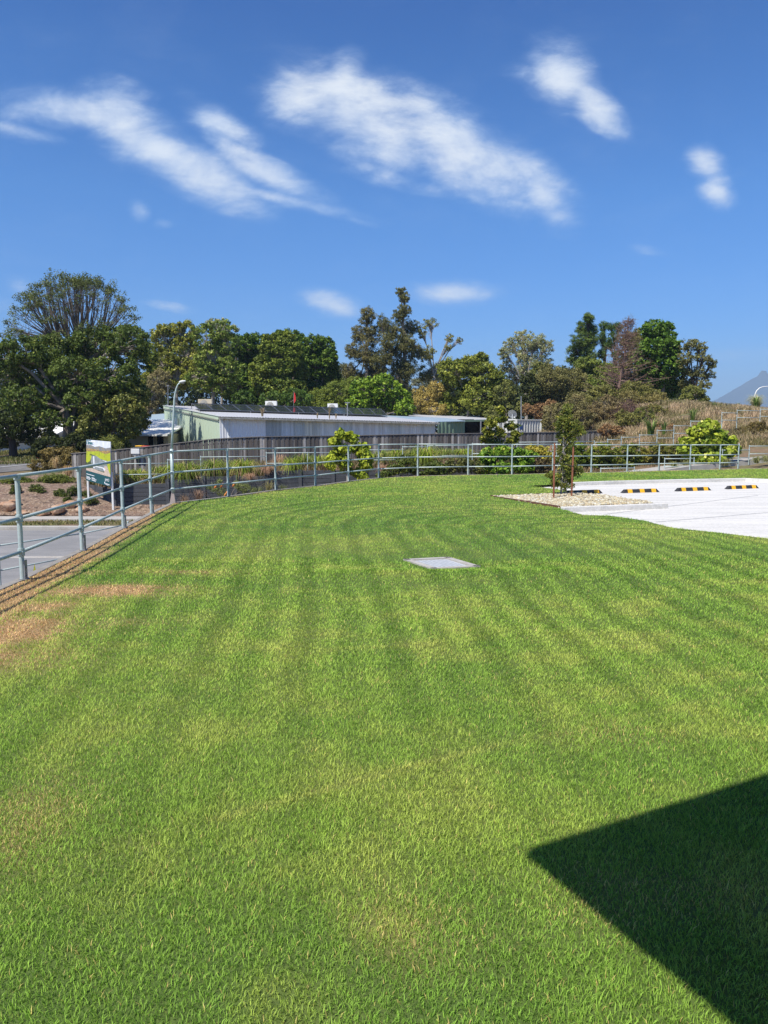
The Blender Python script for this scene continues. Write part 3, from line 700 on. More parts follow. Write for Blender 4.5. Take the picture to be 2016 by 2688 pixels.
# planted terrace between wall and palings
def terrace():
    A = []; B = []
    us = [232,300,340,400,439,441,480,534,536,600,699,701,800,880,959,961,1040,1129,1131,1250,1400,1600]
    wv = [(232,37.3,1271)] + [(u, y, v) for (u, y, v) in wall_pts[1:]] + [(1450,40.5,1205),(1600,43,1185)]
    def wl(u):
        for i in range(len(wv) - 1):
            if wv[i][0] <= u <= wv[i + 1][0]:
                t = (u - wv[i][0]) / (wv[i + 1][0] - wv[i][0]); Y = wv[i][1] + t * (wv[i + 1][1] - wv[i][1])
                z0 = W(wv[i][0], wv[i][2], wv[i][1]).z; z1 = z0 if wv[i + 1][0] <= 1330 else z0 + t * (W(wv[i + 1][0], wv[i + 1][2], wv[i + 1][1]).z - z0)
                p = W(u, 1200, Y); return V3(p.x, p.y + .05, (z1) - .04)
    def pl(u):
        for i in range(len(pf) - 1):
            if u <= pf[i + 1][0]:
                t = max(0, (u - pf[i][0]) / (pf[i + 1][0] - pf[i][0])); p = PFW[i].lerp(PFW[i + 1], t); return V3(p.x, p.y + .3, p.z - 1.7)
        return PFW[-1] - V3(0, 0, 1.7)
    vs = []; fs = []; K = 8
    for u in us:
        a = wl(u); b = pl(u)
        for k in range(K + 1):
            p = a.lerp(b, k / K); p.z += (float(fbm(np.array([p.x * 1.5]), np.array([p.y * 1.5]), 2)[0]) - .5) * .2 * (0 < k < K); vs.append(p)
    for i in range(len(us) - 1):
        for k in range(K): fs.append((i * (K + 1) + k, (i + 1) * (K + 1) + k, (i + 1) * (K + 1) + k + 1, i * (K + 1) + k + 1))
    m = MB(); m.add(vs, fs); m.build('garden_terrace', m_mulch, smooth=True)['kind'] = 'structure'
    return wl, pl
wl, pl = terrace()

# ------------------------------------------------------------------ vegetation makers
def hitT(u, v, y0=6., y1=110.):
    ys_ = np.arange(y0, y1, .25); x, y, z = ray(u, v); xs_ = x / y * ys_; zs = H + z / y * ys_
    k = np.nonzero(zs < T(xs_, ys_))[0]
    Y = ys_[k[0]] if len(k) else y1
    return W(u, v, Y)
def unit(n): d = rng.normal(size=(n, 3)); return d / np.linalg.norm(d, axis=1)[:, None]
def leafmesh(name, c, nrm, ln, wd, col, parent, m=None, fold=True):
    n = len(c); t = np.cross(nrm, unit(n)); t /= np.linalg.norm(t, axis=1)[:, None] + 1e-9; b = np.cross(nrm, t)
    ln = ln[:, None]; wd = wd[:, None]
    P = np.empty((n, 4, 3), 'f'); P[:, 0] = c - t * ln / 2; P[:, 1] = c + b * wd / 2 + nrm * wd * .15; P[:, 2] = c + t * ln / 2; P[:, 3] = c - b * wd / 2 + nrm * wd * .15
    me = np_mesh(name, P.reshape(-1, 3), np.arange(n * 4).reshape(n, 4), np.repeat(col, 4, 0))
    return link(name, me, m or m_leaf, parent)
def cloud(cc, cr, npc, cols, leaf, aspect=.55, up=.35, center=None, vary=.35):
    """leaves in clusters: cc cluster centres, cr radii, npc leaves in each"""
    k = len(cc); n = k * npc; idx = np.repeat(np.arange(k), npc)
    off = unit(n) * (rng.random(n) ** .45)[:, None] * cr[idx][:, None] * np.array([1, 1, .75])
    p = cc[idx] + off
    nr = off / (np.linalg.norm(off, axis=1)[:, None] + 1e-6) * .8 + unit(n) * .75 + np.array([0, 0, up])
    nr /= np.linalg.norm(nr, axis=1)[:, None]
    a, b = np.array(cols[0]), np.array(cols[1]); tc_ = rng.random(k)[idx]; tl = rng.random(n)
    t = np.clip(tc_ * .85 + tl * .35 - .1, 0, 1)[:, None]; col = a * (1 - t) + b * t
    if len(cols) > 2:
        s = rng.random(n) < .07; col[s] = np.array(cols[2])
    col = col * (1 - vary / 2 + vary * rng.random((n, 1)))
    ln = leaf * (.7 + .6 * rng.random(n)); return p, nr, ln, ln * aspect, col
def plant(name, label, cat, base, blobs, cols, leaf=.3, dens=1., cr=.25, bark=None, tr=.18, gap=.0, shell=.55, aspect=.55, fork=.45, twigs=.35, group=None, up=.35, parts=True, lean=0., bend=.0, nsc=1.):
    """blobs: (world centre Vector, rx, ry, rz). crown of leaf clusters, trunk with limbs to the blobs"""
    e = empty(name, base, label, cat, group)
    P = []; NR = []; LN = []; WD = []; CO = []; allc = []
    for (c, rx, ry, rz) in blobs:
        area = (rx * rz * 4); k = max(6, int(dens * 26 * (rx * ry * rz) ** (1 / 3) ** 1 / max(.5, (rx * ry * rz) ** (1 / 3)) * (1 + rx * rz / 2.2 / (leaf / .3) ** 1.2)))
        k = min(int(k * 1.5), 520); d = unit(k); r = shell + (1 - shell) * rng.random(k) ** .6
        cc = np.array(c) + d * r[:, None] * np.array([rx, ry, rz])
        if gap: cc = cc[rng.random(len(cc)) > gap * .6]
        R_ = (rx * ry * rz) ** (1 / 3) * cr * (.7 + .7 * rng.random(len(cc))); R_ = np.maximum(R_, leaf * .9)
        npc = int(max(10, min(60, 21 * (np.mean(R_) / leaf) ** 1.5)) * nsc)
        a = cloud(cc, R_, npc, cols, leaf, aspect, up); a = a[:4] + (a[4] * ((VEG if cat == 'tree' and name != 'sapling' else 1.3) * np.array([1.1, 1.03, .72])),); P.append(a[0]); NR.append(a[1]); LN.append(a[2]); WD.append(a[3]); CO.append(a[4]); allc.append((cc, c))
    leafmesh('crown' if cat == 'tree' else 'foliage', np.concatenate(P), np.concatenate(NR), np.concatenate(LN), np.concatenate(WD), np.concatenate(CO), e)
    m = MB(); b = Vector(base); top = max(bl[0].z for bl in blobs); mean = sum((bl[0] for bl in blobs), Vector()) / len(blobs)
    fk = Vector((b.x + (mean.x - b.x) * .25 + lean, b.y + (mean.y - b.y) * .2, b.z + (top - b.z) * fork))
    mid = b.lerp(fk, .5) + Vector((random.uniform(-.1, .1), 0, 0)) * (top - b.z) * .3
    m.tube([b - V3(0, 0, .3), b, mid, fk], [tr * 1.4, tr * 1.2, tr * .95, tr * .8], 8)
    for cc, c in allc:
        c = Vector(c); q = fk.lerp(c, .55) + Vector((0, 0, (c.z - fk.z) * .12))
        m.tube([fk, q, c], [tr * .55, tr * .38, tr * .22], 6)
        if twigs:
            sel = cc[rng.random(len(cc)) < twigs][:70]
            for s in sel:
                s = Vector(s); o = q.lerp(c, random.uniform(0, .9)); m.tube([o, o.lerp(s, .5) + Vector((0, 0, .08 * (s - o).length)), s], [tr * .17, tr * .1, tr * .04], 4, cap=False)
    m.build('trunk' if cat == 'tree' else 'stems', bark or m_bark, e)
    return e
def PX(Y, *bl, dy=.9):
    """blobs given where the photo shows them (u, v, ru, rv[, dY]) at distance Y"""
    out = []
    for q in bl:
        u, v, ru, rv = q[:4]; y = Y + (q[4] if len(q) > 4 else random.uniform(-1, 1) * dy)
        s = y / F / math.cos(PITCH) * 1.0; rx = ru * s; rz = rv * s; out.append((W(u, v, y), rx, max(rx, rz) * .75 + .1, rz))
    return out
def gbase(u, Y, dz=0.): p = W(u, 1200, Y); return V3(p.x, Y, Tz(p.x, Y) + dz)
def strap(name, label, cat, c, rad, h, n, cols, w=.022, droop=1., group=None, sub='leaves', seg=4):
    e = empty(name, c, label, cat, group)
    az = rng.random(n) * 2 * math.pi; out = rad * (.35 + .75 * rng.random(n)); hh = h * (.6 + .5 * rng.random(n)); o0 = rng.random(n) * rad * .25
    dx, dy = np.cos(az), np.sin(az); P = np.empty((n, seg + 1, 2, 3), 'f'); ww = w * (.7 + .6 * rng.random(n)); rd = .6 + .6 * rng.random(n)
    for i in range(seg + 1):
        t = i / seg; r = o0 + out * t ** 1.3; z = hh * ((1.9 + .5 * droop) * t - (1.0 + 1.35 * droop * rd) * t * t) if droop else hh * t
        k = ww * (1 - t * .85) / 2
        for s, sg in ((0, -1), (1, 1)):
            P[:, i, s, 0] = c.x + dx * r - dy * k * sg; P[:, i, s, 1] = c.y + dy * r + dx * k * sg; P[:, i, s, 2] = c.z + z
    b = np.arange(n)[:, None] * (seg + 1) * 2; Fi = np.concatenate([b + [2 * i, 2 * i + 1, 2 * i + 3, 2 * i + 2] for i in range(seg)], 1).reshape(-1, 4)
    t = rng.random((n, 1)); col = np.array(cols[0]) * (1 - t) + np.array(cols[1]) * t
    if len(cols) > 2: s = rng.random(n) < .15; col[s] = np.array(cols[2])
    col = col * (.75 + .5 * rng.random((n, 1))) * 1.35
    link(sub, np_mesh(sub, P.reshape(-1, 3), Fi, np.repeat(col, (seg + 1) * 2, 0)), m_leaf, e)
    return e
VEG = 2.0
G_DARK = ((.022, .045, .012), (.06, .10, .022)); G_MID = ((.05, .085, .018), (.13, .165, .035)); G_OLIVE = ((.055, .07, .025), (.13, .14, .05))
G_YEL = ((.12, .15, .02), (.30, .32, .045)); G_BRIGHT = ((.05, .10, .015), (.15, .22, .03)); G_SILV = ((.10, .12, .07), (.24, .25, .17))
G_BROWN = ((.10, .06, .04), (.20, .13, .08)); G_STRAW = ((.28, .19, .11), (.48, .35, .22))

# ------------------------------------------------------------------ steel shed
def corr(name, a, b, zb, pitch, depth, m, parent, colf=None):
    L = V3(b.x - a.x, b.y - a.y).length; n = max(4, int(L / pitch * 4)); d = (b - a); nx = V3(d.y, -d.x).normalized(); mb = MB()
    vs = []
    for i in range(n + 1):
        p = a + d * (i / n); o = nx * (math.sin(i * math.pi / 2) * depth); vs += [V3(p.x + o.x, p.y + o.y, zb), V3(p.x + o.x, p.y + o.y, p.z)]
        c = colf(i / n) if colf else (1, 1, 1); mb.col += [c, c]
    mb.v = [tuple(v) for v in vs]; mb.f = [(2 * i, 2 * i + 2, 2 * i + 3, 2 * i + 1) for i in range(n)]; mb.mi = [0] * n
    return mb.build(name, m, parent, smooth=True)
def quad(name, pts, m, parent, th=.06, up=Vector((0, 0, 1))):
    mb = MB(); vs = list(pts) + [p - up * th for p in pts]; n = len(pts)
    fs = [tuple(range(n)), tuple(range(2 * n - 1, n - 1, -1))] + [(i, i + n, (i + 1) % n + n, (i + 1) % n) for i in range(n)]
    mb.add(vs, fs); return mb.build(name, m, parent)
def shed():
    FL = W(576, 1096, 52); FR = W(1143, 1111, 60.2); BL = W(431, 1067, 70); BR = BL + FR - FL
    fd = (FR - FL).normalized(); bd = (BL - FL).normalized()
    e = empty('steel_shed', V3(FL.x, FL.y, -.5), 'long low steel shed with pale green end wall and corrugated front', 'shed')
    segs = [(0, .012, (.60, .63, .64)), (.012, .024, (.40, .43, .45)), (.024, .19, (.60, .63, .67)), (.19, .26, (.24, .28, .30)), (.26, .31, (.36, .42, .47)), (.31, .36, (.29, .34, .36)), (.36, .43, (.38, .41, .38)), (.43, .5, (.42, .46, .46)),
            (.5, .58, (.36, .42, .45)), (.58, .66, (.42, .46, .48)), (.66, .75, (.45, .48, .49)), (.75, .84, (.40, .45, .46)), (.84, .92, (.44, .47, .48)), (.92, 1.1, (.36, .41, .43))]
    rnd = [random.uniform(.8, 1.2) for _ in range(400)]
    def cf(t):
        for a, b, c in segs:
            if a <= t < b: k = rnd[int(t * 130)]; return tuple(min(.88, q * k * w_) for q, w_ in zip(c, (1.85, 1.68, 1.56)))
        return (.4, .43, .44)
    corr('front_wall', FL, FR, -.8, .19, .018, m_corr, e, cf)
    # green end wall of wide pans
    corr('end_wall', BL, FL, -.8, .8, .02, m_green, e); quad('back_wall', [BR, BL, V3(BL.x, BL.y, -.8), V3(BR.x, BR.y, -.8)], m_green, e, .02, Vector((0, 1, 0)))
    corr('right_wall', FR, BR, -.8, .19, .018, m_corr, e, lambda t: (.4, .43, .44))
    up = Vector((0, 0, 1)); ov = .45
    q = [FL - bd * ov - fd * .12, FR - bd * ov + fd * .1, BR + bd * .2 + fd * .1, BL + bd * .2 - fd * .12]; q = [p + up * .09 for p in q]
    # corrugated roof sheet
    mb = MB(); n = 260; vs = []
    for i in range(n + 1):
        o = up * (.022 * math.sin(i * math.pi / 1.5)); vs += [q[0].lerp(q[1], i / n) + o, q[3].lerp(q[2], i / n) + o]
    mb.add(vs, [(2 * i, 2 * i + 2, 2 * i + 3, 2 * i + 1) for i in range(n)]); mb.build('roof', m_roof, e, smooth=True)
    m = MB(); m.beam(q[0] - up * .10, q[1] - up * .10, .13, .12); g = m.build('gutter', m_gutter, e)
    m = MB(); m.beam(BL - fd * .05 - up * .02, FL - fd * .05 - up * .02, .05, .26); m.build('barge_board', m_green, e)
    m = MB(); m.beam(BL - fd * .09 - up * .19, FL - fd * .09 - up * .19, .03, .05); m.build('flashing', m_gutter, e)
    m = MB(); p = FL + fd * .62 - bd * .1; m.tube([p + up * -.1, p - up * .3 + bd * .0, V3(p.x, p.y, -.8)], .05, 8); m.build('downpipe', m_white, e)
    p = BL.lerp(FL, .30) - fd * .12; m = MB(); m.box((p.x, p.y, 2.15), (.12, .9, 1.35), Matrix.Rotation(math.atan2(fd.y, fd.x), 3, 'Z')); m.build('meter_box', m_galv, e)
    # solar panels: two banks of framed modules on one tilted rack
    s = empty('solar_array', W(521, 1075, 59), 'row of dark solar panels tilted on the shed roof', 'solar panels')
    a, b = W(524, 1075.5, 59), W(1016, 1090, 66); c, d = W(1000, 1073.5, 70.2), W(503, 1059, 64)
    K = 15
    for i in range(K):
        A, B = a.lerp(b, i / K), a.lerp(b, (i + 1) / K); D, Cc = d.lerp(c, i / K), d.lerp(c, (i + 1) / K)
        nn = (B - A).cross(D - A).normalized(); mb = MB(); cen = (A + B + Cc + D) / 4; sh = [cen + (p - cen) * .985 for p in (A, B, Cc, D)]
        mb.add(sh + [p - nn * .05 for p in sh], [(0, 1, 2, 3), (7, 6, 5, 4), (0, 4, 5, 1), (1, 5, 6, 2), (2, 6, 7, 3), (3, 7, 4, 0)]); pn = mb.build('solar_panel', m_pv, s)
        fr = MB()
        for p, r_ in ((0, 1), (1, 2), (2, 3), (3, 0)): fr.beam(sh[p] + nn * .012, sh[r_] + nn * .012, .045, .03, up=nn)
        mm = (sh[0].lerp(sh[3], .5), sh[1].lerp(sh[2], .5)); fr.beam(mm[0] + nn * .004, mm[1] + nn * .004, .035, .012, up=nn); fr.build('frame', m_pvf, pn)
    m = MB()
    for t in (0, .25, .5, .75, 1):
        for p, w_ in ((a.lerp(b, t), .0), (d.lerp(c, t), 0)): m.beam(p, V3(p.x, p.y, p.z - .62), .05, .05, up=Vector((0, 1, 0)))
    m.build('rack', m_galvd, s)
    # air conditioners standing on the roof behind the panels
    def ac(label, u0, u1, v0, Y, tan):
        A = W(u0, v0, Y); B = W(u1, v0, Y); w = B.x - A.x; cx = (A.x + B.x) / 2; e2 = empty('air_conditioner', V3(cx, Y, A.z - 1.0), label, 'air conditioner', 'air conditioners on the shed roof')
        m = MB(); m.box((cx, Y, A.z - .45), (w, .4, .9)); o = m.build('casing', m_cream if tan else m_white, e2, bevel=.02)
        m = MB(); m.tube([V3(cx - w * .08, Y - .2, A.z - .42), V3(cx - w * .08, Y - .23, A.z - .42)], .34, 20); f = m.build('fan_grille', m_gutter, e2)
        m = MB(); m.tube([V3(cx - w * .08, Y - .231, A.z - .42), V3(cx - w * .08, Y - .25, A.z - .42)], .12, 12); m.build('fan_hub', m_galvd, f)
        m = MB()
        for k in (-.35, .35): m.box((cx + k * w, Y, A.z - 1.0), (.08, .4, .3))
        m.build('feet', m_galvd, e2)
    ac('tan air conditioner at the left end of the solar panels', 521, 557, 1048, 66.5, True)
    ac('white air conditioner behind the middle of the solar panels, left of the red flag', 697, 727, 1053, 69.5, False)
    ac('cream air conditioner behind the solar panels, right of the red flag', 860, 887, 1059.5, 72, False)
    # roof odds and ends
    def pole(name, label, cat, u, v0, v1, Y, r=.03, top=None):
        A, B = W(u, v0, Y), W(u, v1, Y); e3 = empty(name, B, label, cat); m = MB(); m.tube([B - V3(0, 0, .3), A], r, 6); m.build('pole', m_galvd, e3)
        if top: t = MB(); top(t, A); t.build('head', m_galvd, e3)
    pole('roof_mast', 'thin mast with small aerial head at the left corner of the green shed wall', 'mast', 441, 1012, 1066, 70.3, .035, lambda t, A: (t.box(A, (.22, .08, .1)), t.beam(A + V3(-.28, 0, -.06), A + V3(.28, 0, -.06), .03, .03)))
    pole('vent_pipe', 'short tee topped pipe standing on the shed roof by the last solar panels', 'pipe', 912, 1057, 1095, 63, .05, lambda t, A: t.beam(A + V3(-.22, 0, 0), A + V3(.22, 0, 0), .09, .06))
    A, B = W(771, 1062, 68), W(773, 1027, 68); e3 = empty('feather_flag', W(772, 1070, 68), 'red feather flag standing behind the shed roof', 'flag')
    m = MB(); m.tube([W(771, 1072, 68), W(770.5, 1045, 68), W(772, 1026, 68)], .02, 6); m.build('pole', m_galvd, e3)
    m = MB(); pts = [(771, 1028), (774, 1032), (776, 1042), (776.5, 1050), (773.5, 1057), (771, 1058)]
    fr = [W(u, v, 68) for u, v in pts]; m.add(fr + [p + V3(0, .012, 0) for p in fr], [tuple(range(6)), tuple(range(11, 5, -1))] + [(i, (i + 1) % 6, (i + 1) % 6 + 6, i + 6) for i in range(6)]); m.build('banner', m_red, e3)
    # weeds growing from the gutter
    for k, (u, v, Y, hh) in enumerate(((689, 1090, 53.6, .75), (865, 1096, 56, 1.1), (833, 1095, 55.6, .5), (882, 1096, 56.4, .45))):
        lab = ('dry weed tuft growing from the shed gutter above the light panel', 'tall dry weed in the gutter below the cream air conditioner', 'small dry weed in the gutter left of the tall weed', 'small dry weed in the gutter right of the tall weed')[k]
        strap('gutter_weed', lab, 'weed', W(u, v + 3, Y) - V3(0, .0, 0), .28 if k == 0 else .15, hh, 60 if k == 0 else 26, ((.20, .17, .08), (.34, .24, .15)), w=.03, droop=.3, group='weeds in the shed gutter')
    # lean-to with darker green cladding
    e = empty('open_shed', W(1219, 1140, 63), 'low open sided shed with green cladding and interior blackened to stand for shade', 'shed')
    a, b = W(1149, 1108, 61), W(1219, 1106, 63); corr('green_wall', a, b, -.6, .42, .05, m_green2, e)
    quad('blue_roof', [W(1085, 1109, 60.4), W(1222, 1104.5, 62.4), W(1170, 1097, 70), W(1000, 1090, 72)], m_roofb, e, .05)
    quad('main_roof', [W(1160, 1098.5, 69.5), W(1308, 1101.5, 66), W(1318, 1097, 80), W(1010, 1083, 82)], m_roof, e, .08)
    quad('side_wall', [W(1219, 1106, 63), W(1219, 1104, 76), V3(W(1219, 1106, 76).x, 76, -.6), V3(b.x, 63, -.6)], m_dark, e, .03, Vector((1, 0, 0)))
    quad('rear_wall', [W(1200, 1101, 67.5), W(1313, 1100, 67.5), V3(W(1313, 1099, 67.5).x, 67.5, -.6), V3(W(1200, 1099, 67.5).x, 67.5, -.6)], m_dark, e, .03, Vector((0, 1, 0)))  # bay walls coloured near-black in place of real shade
    m = MB(); m.beam(W(1219, 1105, 63.6), W(1306, 1103, 66), .08, .16); m.build('fascia', m_green2, e)
    m = MB(); p = W(1262, 1104, 64.6); m.beam(p, V3(p.x, p.y, -.6), .1, .1, up=Vector((0, 1, 0))); m.build('support_post', m_galvd, e)
    # shipping containers
    def container(label, u0, u1, Y0, Y1, v, doors):
        A, B = W(u0, v, Y0), W(u1, v + .5, Y1); B.z = A.z; e4 = empty('shipping_container', V3(A.x, A.y, A.z - 2.6), label, 'container', 'containers beside the open shed')
        d = (B - A).normalized(); nb = Vector((-d.y, d.x, 0)); zb = A.z - 2.6; dep = 2.4
        if doors:
            for k in (0, 1):
                p, q_ = A.lerp(B, .03 + k * .485), A.lerp(B, .485 + k * .485); m = MB(); c = (p + q_) / 2; m.box((c.x, c.y, zb + 1.25), ((q_ - p).length, .05, 2.35), Matrix.Rotation(math.atan2(d.y, d.x), 3, 'Z')); o = m.build('door', m_contw, e4, bevel=.01)
                m = MB()
                for t in (.3, .7): r_ = p.lerp(q_, t) - nb * .05; m.tube([V3(r_.x, r_.y, zb + .1), V3(r_.x, r_.y, zb + 2.4)], .025, 6)
                m.build('lock_rod', m_galvd, o)
        else: corr('corrugated_side', A, B, zb, .33, .05, m_contw, e4)
        m = MB(); C2, D2 = B + nb * dep, A + nb * dep
        m.add([A + nb * .06, B + nb * .06, C2, D2] + [V3(p.x, p.y, zb) for p in (A + nb * .06, B + nb * .06, C2, D2)], [(0, 1, 2, 3), (1, 5, 6, 2), (2, 6, 7, 3), (3, 7, 4, 0), (0, 4, 5, 1)]); m.build('body', m_contw, e4)
        m = MB()
        for p in (A, B, C2, D2): m.beam(V3(p.x, p.y, zb), V3(p.x, p.y, A.z + .05), .16, .16, up=Vector((0, 1, 0)))
        for p, q_ in ((A, B), (B, C2), (C2, D2), (D2, A)): m.beam(p, q_, .12, .1)
        m.build('frame', m_contw, e4); return A, B, nb, zb
    container('white shipping container with closed doors behind the magnolia shrub', 1308, 1352, 65, 65.5, 1101, True)
    A, B, nb, zb = container('white corrugated shipping container at the right end of the sheds', 1355, 1419, 64.2, 66, 1102, False)
    p = A.lerp(B, .17) - nb * .12; e5 = empty('wall_sign', V3(p.x, p.y, A.z - 1.3), 'small blue and white sign on the white container side', 'sign')
    rot = Matrix.Rotation(math.atan2(-nb.x, nb.y), 3, 'Z'); m = MB(); m.box((p.x, p.y, A.z - .65), (.34, .03, .42), rot); m.build('blue_panel', m_bluep, e5)
    m = MB(); m.box((p.x, p.y, A.z - 1.1), (.34, .03, .3), rot); m.build('white_panel', m_white, e5)
    # satellite dish and its neighbour pole
    c = W(1345, 1087, 66.5); e6 = empty('satellite_dish', c - V3(0, 0, .5), 'grey satellite dish above the white container', 'satellite dish'); mb = MB(); rings = 5; vs = []
    for i in range(rings + 1):
        for k in range(18):
            r_ = .42 * i / rings; an = k * 2 * math.pi / 18; vs.append(Vector((math.cos(an) * r_, .6 * r_ * r_, math.sin(an) * r_)))
    rm = Matrix.Rotation(R(-30), 3, 'Z') @ Matrix.Rotation(R(28), 3, 'X')
    vs = [c + rm @ Vector((v.x, -v.y + .1, v.z)) for v in vs]; mb.add(vs, [(i * 18 + k, i * 18 + (k + 1) % 18, (i + 1) * 18 + (k + 1) % 18, (i + 1) * 18 + k) for i in range(rings) for k in range(18)]); mb.build('reflector', m_galvd, e6, smooth=True)
    mb = MB(); tip = c + rm @ Vector((.32, -.45, -.1)); mb.tube([c + rm @ Vector((0, .1, -.38)), tip], .015, 6); mb.ball(tip, .06); mb.tube([c, c + V3(0, .1, -.6), c + V3(0, .1, -1.2)], .03, 6); mb.build('feed_arm', m_white, e6)
    pole('timber_pole', 'bare timber pole leaning beside the satellite dish', 'pole', 1368, 1040, 1102, 67, .05)
shed()

# ------------------------------------------------------------------ houses on the left
def houses():
    m_ = MB(); e = empty('low_house', W(420, 1200, 62), 'low cream house with white roof tucked behind the green shed', 'house')
    A, B = W(318, 1139, 60), W(440, 1139, 60); z = A.z; y = 60
    m_.box(((A.x + B.x) / 2, 64, z / 2 - .5), (B.x - A.x, 8, z + 1)); m_.build('wall', m_cream, e)
    quad('roof', [V3(A.x - .5, 59, z - .02), V3(B.x + .3, 59, z - .02), V3(B.x + .3, 68, z + 1.25), V3(A.x - .5, 68, z + 1.25)], m_roofw, e, .12)
    for (u0, u1, v0, v1) in ((388, 405, 1143, 1173), (411, 432, 1142, 1172)):
        p, q = W(u0, v0, 59.95), W(u1, v1, 59.95); m = MB(); m.box(((p.x + q.x) / 2, 59.96, (p.z + q.z) / 2), (q.x - p.x, .06, p.z - q.z)); w = m.build('window', m_dark, e)
        m = MB()
        for a, b in (((p.x, p.z), (q.x, p.z)), ((q.x, p.z), (q.x, q.z)), ((q.x, q.z), (p.x, q.z)), ((p.x, q.z), (p.x, p.z))): m.beam(V3(a[0], 59.9, a[1]), V3(b[0], 59.9, b[1]), .06, .08, up=Vector((0, 1, 0)))
        m.build('window_frame', m_cream, w)
    m = MB(); a = W(380, 1137.5, 58.9); b = W(440, 1137.5, 58.9); m.beam(V3(A.x - .5, 58.95, z - .1), V3(B.x + .3, 58.95, z - .1), .12, .14); m.build('gutter', m_white, e)
    quad('dark_roof', [W(395, 1112, 69), W(445, 1108, 69), W(440, 1085, 74), W(398, 1088, 74)], m_roofb, e, .1)
    e = empty('white_house', W(60, 1195, 66), 'white walled low house behind the dark trees on the left', 'house')
    A, B = W(-120, 1147, 64), W(124, 1147, 64); z = A.z; m = MB(); m.box(((A.x + B.x) / 2, 68, z / 2 - .3), (B.x - A.x, 8, z + 1.6)); m.build('wall', m_white, e)
    quad('roof', [V3(A.x - .5, 63.2, z), V3(B.x + .6, 63.2, z), V3(B.x + .6, 70, z + 1.4), V3(A.x - .5, 70, z + 1.4)], m_roofw, e, .15)
    for (u0, u1, v0, v1) in ((79, 92, 1150, 1188), (5, 30, 1155, 1175), (96, 118, 1152, 1186)):
        p, q = W(u0, v0, 63.9), W(u1, v1, 63.9); m = MB(); m.box(((p.x + q.x) / 2, 63.95, (p.z + q.z) / 2), (q.x - p.x, .08, p.z - q.z)); m.build('window', m_dark, e)
houses()

